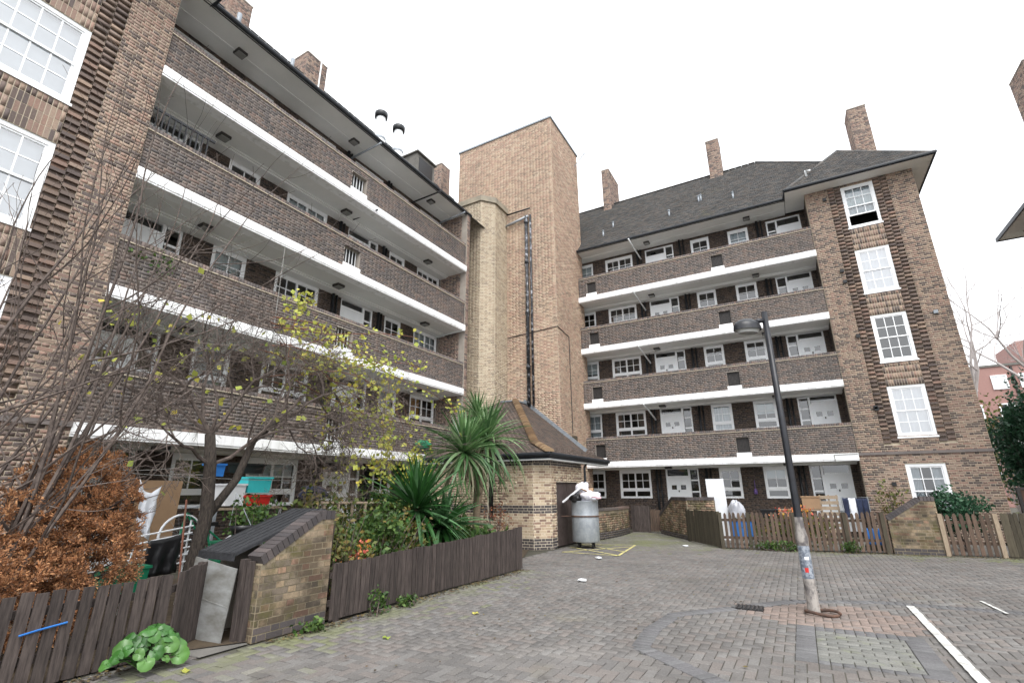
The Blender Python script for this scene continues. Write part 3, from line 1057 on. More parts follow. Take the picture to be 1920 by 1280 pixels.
def block(bld, F, s_in, s_out, wing0, wing1, sgn, doors, opens, lights, wins, wing_win, n_single, hide, gutter_extra):
    """s_in..s_out balcony run, wing0..wing1 the projecting end bay, sgn = +1 when the wing lies at high s"""
    lo, hi = min(s_in, s_out), max(s_in, s_out)
    w0, w1 = min(wing0, wing1), max(wing0, wing1)
    # ---- back wall of the access balconies
    for i in range(5):
        zf = FLOOR[i]
        zt = SOFF if i == 4 else BAND[i] - 0.25
        holes = []
        for kind, a, b in wins:
            if kind == 'door':
                holes.append((a, b, zf, min(zf + 2.40, zt - 0.03)))
            else:
                holes.append((a, b, zf + 1.14, min(zf + 2.36, zt - 0.02)))
        mb = MB()
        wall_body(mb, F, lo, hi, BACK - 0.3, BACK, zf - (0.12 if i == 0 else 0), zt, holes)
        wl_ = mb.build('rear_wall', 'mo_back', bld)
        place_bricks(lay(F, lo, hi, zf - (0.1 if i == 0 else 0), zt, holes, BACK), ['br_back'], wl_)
        for j, (kind, a, b) in enumerate(wins):
            if kind == 'door':
                doorset(bld, F, a, b, zf, min(zf + 2.40, zt - 0.03), BACK - 0.03, doors[(a, b)])
            else:
                f = None
                h = random.random()
                if h < (0.22 if i == 0 else 0.42):
                    f = random.choice(['curtain', 'curtain', 'blind', 'curtain_w'])
                if bld is blkL and i == 1 and a > 13:
                    f = 'curtain_y'
                casement(bld, F, a, b, zf + 1.14, min(zf + 2.36, zt - 0.02), BACK - 0.02, 2 if kind == 'dbl' else 1, f)
        # recessed service pipes between the flats
        for s in doors['pipes']:
            pp = MB()
            pp.tube([F(s, BACK + 0.07, zf), F(s, BACK + 0.07, zt)], 0.05, 8)
            pp.tube([F(s + 0.16, BACK + 0.05, zf), F(s + 0.16, BACK + 0.05, zt)], 0.03, 8)
            pp.build('service_pipe', 'black', bld, True)
    # ---- slabs, parapets, copings
    allpar = []
    for i, b in enumerate(BAND):
        mb = MB()
        mb.fbox(F, lo, hi, -0.30, 0.03, b - 0.205, b, 0)
        mb.fbox(F, lo, hi, -0.31, 0.012, b - 0.25, b - 0.206, 0)
        mb.fbox(F, lo, hi, BACK, -0.311, b - 0.25, b - 0.004, 1)
        mb.fbox(F, lo, hi, BACK, -1.0, b - 0.32, b - 0.2505, 1)
        mb.fbox(F, lo, hi, -1.0, -0.93, b - 0.285, b - 0.2508, 1)
        mb.build('balcony_slab', ['band', 'soffit'], bld)
        holes = []
        for a, c in opens:
            holes.append((a, c, b + 0.16, b + 0.73))
        mb = MB()
        wall_body(mb, F, lo, hi, -0.26, -0.04, b, b + PAR - 0.09, holes)
        pw = mb.build('parapet', 'mo_dark', bld)
        rec = lay(F, lo, hi, b + 0.004, b + PAR - 0.09, holes, -0.04)
        place_bricks(rec, ['br_par'], pw)
        # brick-on-edge coping on a creasing course
        cp = []
        s = lo
        while s < hi - 0.01:
            cp.append((s + 0.003, min(s + 0.075, hi) - 0.003))
            s += 0.075
        V = np.array([[F(p, -0.025, b + PAR - 0.065), F(q, -0.025, b + PAR - 0.065), F(q, -0.025, b + PAR + 0.03), F(p, -0.025, b + PAR + 0.03),
                       F(p, -0.275, b + PAR - 0.065), F(q, -0.275, b + PAR - 0.065), F(q, -0.275, b + PAR + 0.03), F(p, -0.275, b + PAR + 0.03)] for p, q in cp], np.float32)
        Qc = np.array([(0, 1, 2, 3), (4, 0, 3, 7), (1, 5, 6, 2), (3, 2, 6, 7), (4, 7, 6, 5)], np.int32)
        stuff(quad_mesh('coping', V, (Qc[None] + (np.arange(len(cp)) * 8)[:, None, None]).reshape(-1, 4), ['br_par'], pw))
        mb = MB()
        mb.fbox(F, lo, hi, -0.28, -0.012, b + PAR - 0.088, b + PAR - 0.066)
        mb.build('creasing_course', 'mo_tan', pw)
        for j, (a, c) in enumerate(opens):
            mb = MB()
            mb.fbox(F, a - 0.03, c + 0.03, -0.2, -0.01, b + 0.002, b + 0.16)
            sl_ = mb.build('opening_sill', 'band', pw)
            if doors['bars']:
                for k in range(5):
                    mb = MB()
                    s = a + (c - a) * (k + 0.5) / 5
                    mb.fbox(F, s - 0.011, s + 0.011, -0.19, -0.17, b + 0.16, b + 0.73)
                    mb.build('opening_bar', 'white', pw)
                mb = MB()
                mb.fbox(F, a, c, -0.255, -0.235, b + 0.16, b + 0.73)  # dark panel added behind the bars, stands for the shaded void
                mb.build('opening_dark_panel', 'p_black', pw)
            else:
                mb = MB()
                mb.fbox(F, a, c, -0.16, -0.14, b + 0.16, b + 0.73)
                for k in range(9):
                    s = a + (c - a) * (k + 0.5) / 9
                    mb.fbox(F, s - 0.012, s + 0.012, -0.14, -0.11, b + 0.165, b + 0.72)
                mb.build('opening_grille', 'grille', pw)
    # ---- bulkhead lights under every soffit
    for i in range(5):
        z = SOFF if i == 4 else BAND[i] - 0.25
        for s in lights:
            mb = MB()
            mb.fbox(F, s - 0.13, s + 0.13, -0.85, -0.59, z - 0.075, z - 0.001, 0)
            mb.fbox(F, s - 0.11, s + 0.11, -0.83, -0.61, z - 0.10, z - 0.0752, 1)
            mb.build('bulkhead_light', ['grille', 'lens'], bld)
    # ---- end wall at the far side
    # ---- wing
    holes = [(a, b, z0, z1) for (a, b, z0, z1, *_r) in wing_win]
    a0, a1 = wing_win[0][0], wing_win[0][1]
    st = [(a1, a1 + 0.44)] if sgn < 0 else [(a0 - 0.44, a0), (a1, a1 + 0.44)]
    zt = SOFF
    zs = 3.02
    mb = MB()
    wall_body(mb, F, w0, w1, -0.33, 0.0, 0.0, SOFF, list(holes) + [(p, q, zs, zt) for p, q in st])
    for p, q in st:
        mb.fbox(F, p, q, -0.33, -0.055, zs, zt)
    ww = mb.build('wing_wall', 'mo_tan', bld)
    hh = list(holes) + [(p, q, zs, zt) for p, q in st]
    # spandrels between windows: bricks on end
    zz = sorted((z0, z1) for (_a, _b, z0, z1, *_r) in wing_win)
    span = [(p[1], q[0] - 0.06) for p, q in zip(zz, zz[1:]) if q[0] > 3.5]
    hh += [(a0, a1, p, q) for p, q in span]
    rec = lay(F, w0, w1, 0.0, SOFF, hh, 0.0)
    for p, q in span:
        rec += lay(F, a0, a1, p, q, (), 0.0, 'soldier')
    for p, q in st:
        k = math.ceil(zs / BH)
        while (k + 1) * BH < zt:
            for c in range(2):
                x0_ = p + 0.005 + c * 0.22
                if (k + c) % 2:
                    rec.append((F, x0_ + 0.003, x0_ + 0.212, k * BH + 0.004, (k + 1) * BH - 0.004, 0.015, 0 if random.random() < 0.45 else 1))
                else:
                    rec.append((F, x0_ + 0.008, x0_ + 0.208, k * BH + 0.006, (k + 1) * BH - 0.006, -0.045, 0 if random.random() < 0.3 else 1))
            k += 1
    place_bricks(rec, ['br_wing', 'br_quoin'], ww, n_single, hide)
    for (a, b, z0, z1, cols, fill, glass, op) in wing_win:
        sash(bld, F, a, b, z0, z1, -0.02, cols, 4, fill, glass, op, op * 1.15)
    # soldier head over the ground-floor window, string course above
    mb = MB()
    mb.fbox(F, w0 - (0.0 if sgn > 0 else 0), w1 + (0.03 if sgn > 0 else 0), -0.1, 0.045, 2.70, 2.79)
    mb.build('string_course', mat('string_stone', (122, 114, 110), (104, 98, 96), 0.9, 3), bld)
    # side wall of the wing seen inside each balcony
    e = w0 if sgn > 0 else w1
    mb = MB()
    mb.fbox(F, *((e, e + 0.22) if sgn > 0 else (e - 0.22, e)), BACK - 0.3, -0.331, 0, SOFF)
    rv = mb.build('wing_return', 'mo_back', bld)
    G = frame(F(e, 0, 0), -F.n, -F.u if sgn > 0 else F.u)
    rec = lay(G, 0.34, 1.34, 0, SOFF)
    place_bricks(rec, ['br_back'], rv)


blkL = thing('apartment_block', 'long dark brick apartment block with white balcony bands on the left side', 'apartment block', (-12, 6, 0))
blkR = thing('apartment_block', 'brick apartment block with dark tiled hip roof facing the courtyard behind the lamp post', 'apartment block', (-2, 22, 0))
FL = frame((X0, 0, 0), (0, 1, 0), (1, 0, 0))
FR = frame((0, Y0, 0), (1, 0, 0), (0, -1, 0))

WZ = [(0.66, 2.38), (3.27, 4.99), (5.87, 7.60), (8.48, 10.22), (11.18, 12.96)]
wR = [('door', 0.40, 1.72), ('win', -1.18, -0.34), ('win', -2.82, -2.00), ('door', -4.98, -3.62), ('dbl', -7.03, -5.62), ('win', -8.46, -7.70)]
fillsR = [('split', 'glass', 0.0), ('curtain', 'glass2', 0.0), (None, 'glass', 0.0), ('curtain', 'glass2', 0.0), ('curtain', 'glass', 0.27)]
wwR = [(3.13, 4.17, z0, z1, 3, *fillsR[i]) for i, (z0, z1) in enumerate(WZ)]
block(blkR, FR, -8.9, 1.92, 1.92, 5.40, 1, {(0.40, 1.72): -1, (-4.98, -3.62): 1, 'pipes': (-3.3, -5.35, 0.05), 'bars': False},
      [(-7.62, -7.16), (-1.90, -1.44)], [-4.7, -0.3], wR, wwR, 300, lambda r: r[2] < 2.0 or r[3] < 1.2, None)
wL = [('door', 3.95, 5.25), ('win', 5.97, 6.88), ('dbl', 7.75, 9.25), ('door', 10.13, 11.55), ('win', 12.12, 12.98), ('dbl', 13.70, 15.15)]
wwL = [(0.35, 2.36, z0, z1, 6, 'blind', 'glass2', 0.0) for z0, z1 in ((0.66, 2.38), (3.30, 5.02), (5.92, 7.65), (8.54, 10.27), (11.18, 12.96))]
block(blkL, FL, 3.6, 15.2, -1.5, 3.6, -1, {(3.95, 5.25): 1, (10.13, 11.55): 1, 'pipes': (11.75, 9.75), 'bars': True},
      [(8.97, 9.58)], [5.4, 9.45, 13.6], wL, wwL, 300, lambda r: r[3] < 3.2, None)

# end pier of the left block
mb = MB()
mb.fbox(FL, 15.2, 15.42, -2.0, 0.0, 0, SOFF)
ep = mb.build('end_pier', 'mo_dark', blkL)
rec = lay(FL, 15.2, 15.42, 0, SOFF)
Gp = frame(FL(15.2, 0, 0), (-1, 0, 0), (0, -1, 0))
rec += lay(Gp, 0.28, 1.3, 0, SOFF)
place_bricks(rec, ['br_wing'], ep)
# light washed inner end of balconies, carcass behind the fronts so that rooms stay dark
for bld, F, a, b in ((blkL, FL, -1.5, 15.4), (blkR, FR, -13.0, 5.40)):
    mb = MB()
    mb.fbox(F, a, b, -9.2, -9.0, 0, SOFF)
    mb.fbox(F, a, a + 0.2, -9.0, -0.34 if bld is blkL else -1.7, 0, SOFF)
    mb.build('rear_facade', 'mo_dark', bld)
mb = MB()
mb.fbox(FR, 5.20, 5.398, -9.0, -0.331, 0, SOFF)
rw = mb.build('side_wall', 'mo_tan', blkR)
Gs = frame((5.40, Y0, 0), (0, 1, 0), (1, 0, 0))
place_bricks(lay(Gs, 0.0, 9.0, 0, SOFF), ['br_wing'], rw)


# ---- roofs
def gutter_run(mb, pts, r=0.065):
    mb.tube(pts, r, 8, 0)


def roof(bld, F, lo, hi, sgn, step, out):
    """main roof: gutter just behind the balcony front, ridge 4.65 m back; hipped over the wing end when sgn > 0"""
    ed, ez, rd, rz = -0.06, 13.14, -4.75, 13.14 + 4.69 * PITCHR
    mb = MB()
    mb.fbox(F, lo, step, BACK - 0.1, ed, SOFF, SOFF + 0.06, 0)
    mb.fbox(F, lo, step, -0.80, -0.76, SOFF - 0.02, SOFF - 0.0005, 0)
    mb.build('soffit_board', 'soffit', bld)
    mb = MB()
    gutter_run(mb, [F(lo, ed + 0.05, ez - 0.02), F(step, ed + 0.05, ez - 0.02)])
    mb.fbox(F, lo, step, ed - 0.02, ed - 0.001, SOFF - 0.02, ez)
    mb.build('gutter', 'gutter', bld)
    a, b = Vector(F(lo, ed, ez)), Vector(F(lo + 1, ed, ez))
    up = Vector(F(0, rd, rz)) - Vector(F(0, ed, ez))
    slen = up.length
    rf = MB()
    if sgn > 0:
        end = hi + 0.55
        hipx = end - (abs(rd) + 0.62)
        rf.add([F(lo, ed, ez - 0.012), F(end, ed, ez - 0.012), F(hipx, rd, rz - 0.012), F(lo, rd, rz - 0.012)], [(0, 1, 2, 3)])
        rf.add([F(lo, rd - 4.7, ez), F(end, rd - 4.7, ez), F(hipx, rd, rz - 0.013), F(lo, rd, rz - 0.013)], [(0, 1, 2, 3)])
        rf.add([F(end, ed, ez - 0.012), F(end, rd - 4.7, ez), F(hipx, rd, rz - 0.012)], [(0, 1, 2)])
        poly = [(0, 0), (end - lo, 0), (hipx - lo, slen), (0, slen)]
    else:
        rf.add([F(lo, ed, ez - 0.012), F(hi, ed, ez - 0.012), F(hi, rd, rz - 0.012), F(lo, rd, rz - 0.012)], [(0, 1, 2, 3)])
        rf.add([F(lo, rd - 4.7, ez), F(hi, rd - 4.7, ez), F(hi, rd, rz - 0.013), F(lo, rd, rz - 0.013)], [(0, 1, 2, 3)])
        rf.add([F(hi, ed, ez - 0.012), F(hi, rd - 4.7, ez), F(hi, rd, rz - 0.012)], [(0, 1, 2)])
        poly = [(0, 0), (hi - lo, 0), (hi - lo, slen), (0, slen)]
    ro = rf.build('roof', 'tile', bld)
    tiles('roof_tiles', F(lo, ed, ez), b - a, up, poly, 'tile', ro)
    rt = MB()
    if sgn > 0:
        ridge_tiles(rt, F(lo, rd, rz), F(hipx, rd, rz))
        ridge_tiles(rt, F(hipx, rd, rz), F(end, ed, ez))
    else:
        ridge_tiles(rt, F(lo, rd, rz), F(hi, rd, rz))
    stuff(rt.build('ridge_tiles', 'tile', ro))
    return ro


roR = roof(blkR, FR, -12.0, 5.40, 1, 1.2, None)
roL = roof(blkL, FL, 3.0, 20.5, -1, 15.5, None)

# wing roof of the right block: a small hip in front of the main slope
ex0, ex1, ey, ez = 1.22, 5.95, Y0 - 0.62, 13.14
apx, apy = (ex0 + ex1) / 2, ey + (ex1 - ex0) / 2
apz = ez + (ex1 - ex0) / 2 * PITCHR
rf = MB()
bk = apy + 2.5
rf.add([(ex0, ey, ez), (ex1, ey, ez), (apx, apy, apz)], [(0, 1, 2)])
rf.add([(ex0, ey, ez), (apx, apy, apz), (apx, bk, apz), (ex0, bk, ez)], [(0, 1, 2, 3)])
rf.add([(ex1, ey, ez), (apx, apy, apz), (apx, bk, apz), (ex1, bk + 5, ez)], [(3, 2, 1, 0)])
wro = rf.build('wing_roof', 'tile', blkR)
sl_ = Vector((0, apy - ey, apz - ez))
tiles('roof_tiles', (ex0, ey, ez), (1, 0, 0), sl_, [(0, 0), (ex1 - ex0, 0), ((ex1 - ex0) / 2, sl_.length)], 'tile', wro)
sl2 = Vector((apx - ex0, 0, apz - ez))
tiles('roof_tiles', (ex0, ey, ez), (0, 1, 0), sl2, [(0, 0), (bk - ey, 0), (bk - ey, sl2.length), (apy - ey, sl2.length)], 'tile', wro)
rt = MB()
for p in ((ex0, ey, ez), (ex1, ey, ez), (apx, bk, apz)):
    ridge_tiles(rt, (apx, apy, apz), p, 0.09)
stuff(rt.build('ridge_tiles', 'tile', wro))
mb = MB()
mb.box(ex0, ex1, ey, Y0 - 0.002, SOFF, SOFF + 0.06)
mb.box(ex0, 1.918, Y0 - 0.002, Y0 + 1.2, SOFF + 0.001, SOFF + 0.061)
mb.box(5.402, ex1, Y0 - 0.002, Y0 + 9, SOFF, SOFF + 0.06)
mb.build('eaves_soffit', 'soffit', blkR)
mb = MB()
gutter_run(mb, [(ex0 - 0.02, Y0 + 0.05, ez - 0.02), (ex0 - 0.02, ey - 0.04, ez - 0.02), (ex1 + 0.04, ey - 0.04, ez - 0.02), (ex1 + 0.04, Y0 + 9, ez - 0.02)])
mb.box(ex0 - 0.02, ex1 + 0.02, ey - 0.02, ey - 0.001, SOFF - 0.02, ez)
mb.box(ex1 + 0.001, ex1 + 0.02, ey, Y0 + 9, SOFF - 0.02, ez)
mb.box(ex0 - 0.02, ex0 - 0.001, ey, Y0 + 0.1, SOFF - 0.02, ez)
mb.build('wing_gutter', 'gutter', blkR)
# wing eaves of the left block
mb = MB()
mb.box(X0 - 0.002, X0 + 0.63, -1.5, 4.22, SOFF, SOFF + 0.06)
mb.box(X0 - 1.4, X0 - 0.003, -1.5, 4.22, SOFF - 0.001, SOFF + 0.061)
mb.build('eaves_soffit', 'soffit', blkL)
mb = MB()
gutter_run(mb, [(X0 + 0.67, -1.5, 13.12), (X0 + 0.67, 4.26, 13.12), (X0 - 0.05, 4.26, 13.12)])
mb.box(X0 + 0.631, X0 + 0.65, -1.5, 4.24, SOFF - 0.02, 13.14)
mb.box(X0 - 0.1, X0 + 0.65, 4.221, 4.24, SOFF - 0.02, 13.14)
mb.build('wing_gutter', 'gutter', blkL)
rf = MB()
rf.add([(X0 + 0.63, -1.5, 13.14), (X0 + 0.63, 4.24, 13.14), (X0 - 0.35, 3.26, 13.14 + 0.98 * PITCHR), (X0 - 1.65, 3.26, 13.14 + 2.28 * PITCHR), (X0 - 1.65, -1.5, 13.14 + 2.28 * PITCHR)], [(0, 1, 2, 3, 4)])
rf.add([(X0 + 0.63, 4.24, 13.14), (X0 - 0.35, 3.26, 13.14 + 0.98 * PITCHR), (X0 - 0.35, 4.24, 13.14)], [(0, 1, 2)])
rf.build('wing_roof', 'tile', blkL)


def chimney(bld, x0, x1, y0, y1, z0, z1, pots=0):
    mb = MB()
    mb.box(x0, x1, y0, y1, z0, z1, 0)
    mb.box(x0 - 0.02, x1 + 0.02, y0 - 0.02, y1 + 0.02, z1, z1 + 0.05, 0)
    c = mb.build('chimney', 'mo_dark', bld)
    rec = []
    rec += lay(frame((x0, y0, 0), (1, 0, 0), (0, -1, 0)), 0, x1 - x0, z0, z1)
    rec += lay(frame((x1, y0, 0), (0, 1, 0), (1, 0, 0)), 0, y1 - y0, z0, z1)
    rec += lay(frame((x0, y1, 0), (0, -1, 0), (-1, 0, 0)), 0, y1 - y0, z0, z1)
    stuff(brick_mesh('brickwork', rec, ['br_wing'], c))
    if pots:
        pb = MB()
        for k in range(pots):
            t = (k + 0.5) / pots
            px, py = ((x0 + x1) / 2, y0 + (y1 - y0) * t) if (y1 - y0) > (x1 - x0) else (x0 + (x1 - x0) * t, (y0 + y1) / 2)
            pb.lathe((px, py, z1), [(0.15, 0), (0.13, 0.06), (0.12, 0.2), (0.14, 0.22), (0.1, 0.23)], 10)
        pb.build('chimney_pot', 'copper', c)
    return c


chimney(roR, -7.75, -7.3, 25.0, 26.9, 17.2, 20.35, 1)
chimney(roR, -1.75, -1.1, 25.2, 26.2, 17.2, 20.15, 0)
chimney(roR, 4.72, 5.45, 25.0, 26.1, 15.5, 19.25, 1)
chimney(roL, -16.3, -15.3, 6.45, 7.3, 17.0, 19.1, 0)
chimney(roL, -16.4, -15.3, 9.75, 10.75, 17.0, 19.35, 1)
chimney(roL, -16.6, -15.3, 18.9, 19.7, 17.0, 19.8, 0)
mb = MB()
mb.tube([(-15.17, 10.35, 17.9), (-15.17, 10.35, 19.3)], 0.03, 6)
mb.build('white_flue_pipe', 'white', roL)
# twin white flues with black cowls, dormer vent box
for (x, y, zb) in ((-13.5, 12.4, 15.7), (-13.5, 13.5, 15.8)):
    mb = MB()
    mb.lathe((x, y, zb - 0.5), [(0.26, 0), (0.26, 0.85), (0.2, 0.9), (0.2, 2.1)], 18, 0)
    mb.lathe((x, y, zb), [(0.275, 0.3), (0.275, 0.40), (0.2, 0.43)], 18, 2)
    mb.lathe((x, y, zb), [(0.19, 1.45), (0.27, 1.47), (0.28, 1.70), (0.24, 1.74), (0.0, 1.78)], 18, 1)
    mb.build('flue', ['flue', 'black', 'lead'], roL, True)
mb = MB()
mb.box(-13.9, -12.35, 13.55, 14.75, 13.6, 15.75, 0)
mb.box(-12.345, -12.33, 13.7, 14.6, 14.75, 15.6, 1)
mb.box(-13.95, -12.25, 13.48, 14.82, 15.752, 15.82, 0)
mb.build('dormer_vent', ['conc', 'p_black'], roL)
# small vent pipes on the slopes
for px, py in ((-6.9, 0.9), (-6.55, 1.6), (-3.6, 1.2), (-2.25, 1.9), (-2.15, 1.95), (-0.7, 1.3)):
    d = -0.06 - py
    z = 13.14 + py * PITCHR
    mb = MB()
    mb.tube([FR(px, d, z - 0.1), FR(px, d, z + 0.30)], 0.045, 8)
    mb.tube([FR(px, d, z + 0.29), FR(px, d, z + 0.33)], 0.062, 8)
    mb.build('vent_pipe', 'lead', roR, True)
for py, s in ((0.35, 5.05), (1.2, 7.2)):
    z = 13.14 + py * PITCHR
    mb = MB()
    mb.tube([FL(s, -0.06 - py, z - 0.1), FL(s, -0.06 - py, z + 0.35)], 0.06, 8)
    mb.build('vent_pipe', 'lead', roL, True)
mb = MB()
mb.tube([(2.15, 21.0, 13.85), (2.15, 21.0, 14.2), (2.3, 20.95, 14.12)], 0.05, 8)
mb.build('vent_pipe', 'white', wro, True)
# overflow pipes and the rods that carry washing lines
for z, y in ((13.02, 9.9), (13.02, 14.9)):
    mb = MB()
    mb.tube([(X0 + 0.05, y + 0.05, z), (X0 - 1.2, y - 0.1, z - 0.25)], 0.035, 8)
    mb.build('overflow_pipe', 'steel', blkL, True)
for z, y, mk in ((10.42, 10.0, 'black'), (13.0, 13.2, 'black'), (5.2, 14.95, 'white'), (7.75, 15.1, 'white')):
    mb = MB()
    mb.tube([(X0 + 0.1, y, z), (X0 - 1.3, y - 0.1, z - 0.12)], 0.03, 8)
    mb.build('overflow_pipe', mk, blkL, True)
for i, z in enumerate((12.98, 10.3, 7.7, 5.1)):
    mb = MB()
    mb.tube([(-5.35, Y0 - 0.12, z + 0.05), (-5.3, Y0 + 0.7, z - 0.15), (-5.15, Y0 + 1.2, z - 0.5)], 0.035, 8)
    mb.build('overflow_pipe', 'white', blkR, True)
# wall fittings on the wing: small boxes and vents, cable across the slab
for x, z in ((2.55, 12.6), (2.6, 9.5), (2.62, 9.05), (2.64, 6.9), (2.68, 4.3), (2.7, 4.25), (2.72, 1.75), (4.95, 7.4)):
    mb = MB()
    mb.box(x - 0.06, x + 0.06, Y0 - 0.09, Y0 - 0.005, z - 0.06, z + 0.06)
    mb.build('wall_vent', 'p_black' if x < 4.5 else 'lead', blkR)
mb = MB()
mb.tube([(1.2, Y0 - 0.045, 2.75), (1.9, Y0 - 0.045, 2.76)], 0.012, 6)
mb.tube([(1.2, Y0 - 0.045, 2.75), (1.22, Y0 - 0.045, 2.5)], 0.012, 6)
mb.build('wall_cable', 'lens', blkR)
mb = MB()
mb.tube([FL(7.0, 0.05, 7.72), FL(7.02, 0.05, 4.2)], 0.008, 5)
mb.tube([FL(4.0, -0.1, 7.6), FL(5.2, -0.3, 7.35), FL(6.3, -0.3, 7.2)], 0.008, 5)
mb.build('wall_cable', 'lens', blkL)
# stored things at the inner end of the upper balconies
mb = MB()
for k in range(10):
    s = 3.75 + k * 0.12
    mb.fbox(FL, s, s + 0.03, -0.22, -0.19, BAND[2] + PAR, BAND[2] + PAR + 0.62)
mb.fbox(FL, 3.7, 5.0, -0.225, -0.185, BAND[2] + PAR + 0.58, BAND[2] + PAR + 0.63)
mb.build('security_railing', 'black', blkL)

# ================================================================== LIFT TOWER AND STAIR BAY
tw = thing('lift_tower', 'tall plain yellow-orange brick tower rising above the roofs in the corner', 'tower', (-10.8, 19.5, 0))
TX0, TX1, TY0, TY1, TZ = -13.5, -8.05, 18.2, 21.6, 19.25
FT = frame((0, TY0, 0), (1, 0, 0), (0, -1, 0))
FTr = frame((TX1, 0, 0), (0, 1, 0), (1, 0, 0))
FTl = frame((TX0, 0, 0), (0, -1, 0), (-1, 0, 0))
mb = MB()
mb.box(TX0, TX1, TY0, TY1, 0, TZ)
tb = mb.build('wall', 'mo_tan', tw)
rec = lay(FT, TX0, TX1, 0, TZ) + lay(FTr, TY0, TY1, 0, TZ)
place_bricks(rec, ['br_tower'], tb, 300, lambda r: (r[0] is FT and r[2] < -10.5) or r[3] < 5.5)
mb = MB()
mb.box(TX0 - 0.06, TX1 + 0.06, TY0 - 0.06, TY1 + 0.06, TZ, TZ + 0.09)
mb.build('coping', 'lead', tw)
# soil pipe and its branch
mb = MB()
for x, r in ((-9.42, 0.075), (-9.2, 0.05)):
    mb.tube([(x, TY0 - 0.11, 5.0), (x, TY0 - 0.11, 14.1)], r, 10)
for z in (6.6, 9.1, 11.6, 13.7):
    mb.tube([(-9.42, TY0 - 0.11, z), (-9.42, TY0 - 0.11, z + 0.16)], 0.1, 10)
mb.build('soil_pipe', mat('soil_pipe_paint', (34, 36, 40), (150, 152, 158), 0.5, 7, lo=0.52, hi=0.62), tw, True)
mb = MB()
mb.tube([(-9.3, TY0 - 0.12, 14.05), (-10.5, TY0 - 0.12, 13.85)], 0.06, 10, 0)
mb.tube([(-9.2, TY0 - 0.12, 14.45), (-10.45, TY0 - 0.12, 14.45)], 0.035, 8, 1)
mb.build('branch_pipe', ['steel', 'black'], tw, True)
mb = MB()
mb.tube([(-10.5, TY0 - 0.02, 8.2), (-8.0, TY0 - 0.02, 8.35), (-8.03, TY0 - 0.02, 8.35), (TX1 + 0.02, 19.4, 8.2), (TX1 + 0.02, 19.4, 3.9)], 0.018, 6)
mb.build('wall_cable', 'grille', tw)
mb = MB()
mb.box(TX1 + 0.005, TX1 + 0.16, 19.3, 19.55, 3.55, 3.8)
mb.build('flood_light', 'wood_gr', tw)
# aerial beside the parapet
ae = thing('roof_aerial', 'small pale television aerial sticking out past the tower top', 'aerial', (-7.2, 21.0, 18.4))
mb = MB()
mb.tube([(-8.1, 21.2, 18.3), (-7.35, 21.1, 18.9)], 0.02, 6)
mb.build('mast', 'steel', ae)
for k in range(4):
    mb = MB()
    mb.tube([(-7.55 + k * 0.12, 20.9, 18.74 + k * 0.1), (-7.55 + k * 0.12, 21.35, 18.74 + k * 0.1)], 0.014, 5)
    mb.build('element', 'steel', ae)

sb = thing('stair_tower', 'pale buff brick stair tower with chamfered corner standing in front of the lift tower', 'tower', (-11.5, 17.3, 0))
P0, P1, P2, P3 = (-12.6, 16.55), (-10.95, 16.55), (-10.53, 17.08), (-10.53, 18.2)
SZ = 14.55
mb = MB()
mb.prism([P0, P1, P2, P3, (-12.6, 18.2)], 0, SZ)
sw = mb.build('wall', 'mo_pale', sb)
rec = []
for a, b in ((P0, P1), (P1, P2), (P2, P3)):
    u = Vector((b[0] - a[0], b[1] - a[1], 0))
    nn = Vector((u.y, -u.x, 0))
    rec += lay(frame((*a, 0), u, nn), 0, u.length, 0, SZ)
place_bricks(rec, ['br_bay'], sw, 300, lambda r: r[3] < 5.2)
mb = MB()
mb.prism([(-12.65, 16.47), (-10.92, 16.47), (-10.44, 17.05), (-10.44, 18.19), (-12.65, 18.19)], SZ + 0.001, SZ + 0.28)
mb.build('coping', mat('weathered_concrete', (128, 122, 110), (158, 148, 130), 0.95, 1.5), sb)

# ================================================================== BIN STORE
bs = thing('bin_store', 'low buff brick bin store with tiled hip roof at the foot of the tower', 'store', (-8.0, 15.5, 0))
C = [(-11.2, 13.2), (-6.78, 13.2), (-6.40, 13.62), (-6.40, 16.05)]
BZ = 2.62
door = (13.98, 15.75, 0.05, 1.86)
mb = MB()
rec = []
mats_bs = ['br_store', 'br_blue']
for k, (a, b) in enumerate(zip(C, C[1:])):
    u = Vector((b[0] - a[0], b[1] - a[1], 0))
    F = frame((*a, 0), u, (u.y, -u.x, 0))
    L = u.length
    holes = []
    if k == 2:
        holes = [(door[0] - a[1], door[1] - a[1], 0.0, door[3])]
    if k == 0:
        holes = [(2.85, 3.05, 0.75, 2.1)]
    wall_body(mb, F, 0, L, -0.22, 0, 0, BZ, holes)
    for z0_, z1_, mk in ((0, 0.30, 1), (0.30, 0.975, 0), (0.975, 1.2, 1), (1.2, 2.325, 0), (2.325, 2.475, 1), (2.475, BZ, 0)):
        rec += lay(F, 0, L, z0_, z1_, holes, 0.0, 'flemish', mk)
mb.box(-11.2, -6.62, 16.05, 16.25, 0, BZ)
bw = mb.build('wall', 'mo_pale', bs)
place_bricks(rec, mats_bs, bw, 300, lambda r: proj(r[0](r[1], 0, r[3]))[0] < 940)
mb = MB()
mb.box(-6.50, -6.46, door[0], (door[0] + door[1]) / 2 - 0.01, 0.03, door[3])
mb.box(-6.50, -6.46, (door[0] + door[1]) / 2 + 0.01, door[1], 0.03, door[3])
mb.build('door', mat('store_door', (64, 54, 52), (80, 70, 68), 0.6, 6), bs)
mb = MB()
mb.box(-8.33, -8.17, 13.25, 13.28, 0.75, 2.1)
mb.build('slot_window', 'p_black', bs)
E0, Mh, Ap = Vector((-6.12, 12.95, 2.66)), Vector((-7.05, 13.88, 3.02)), Vector((-9.65, 17.3, 5.12))
rf = MB()
lx = -11.2
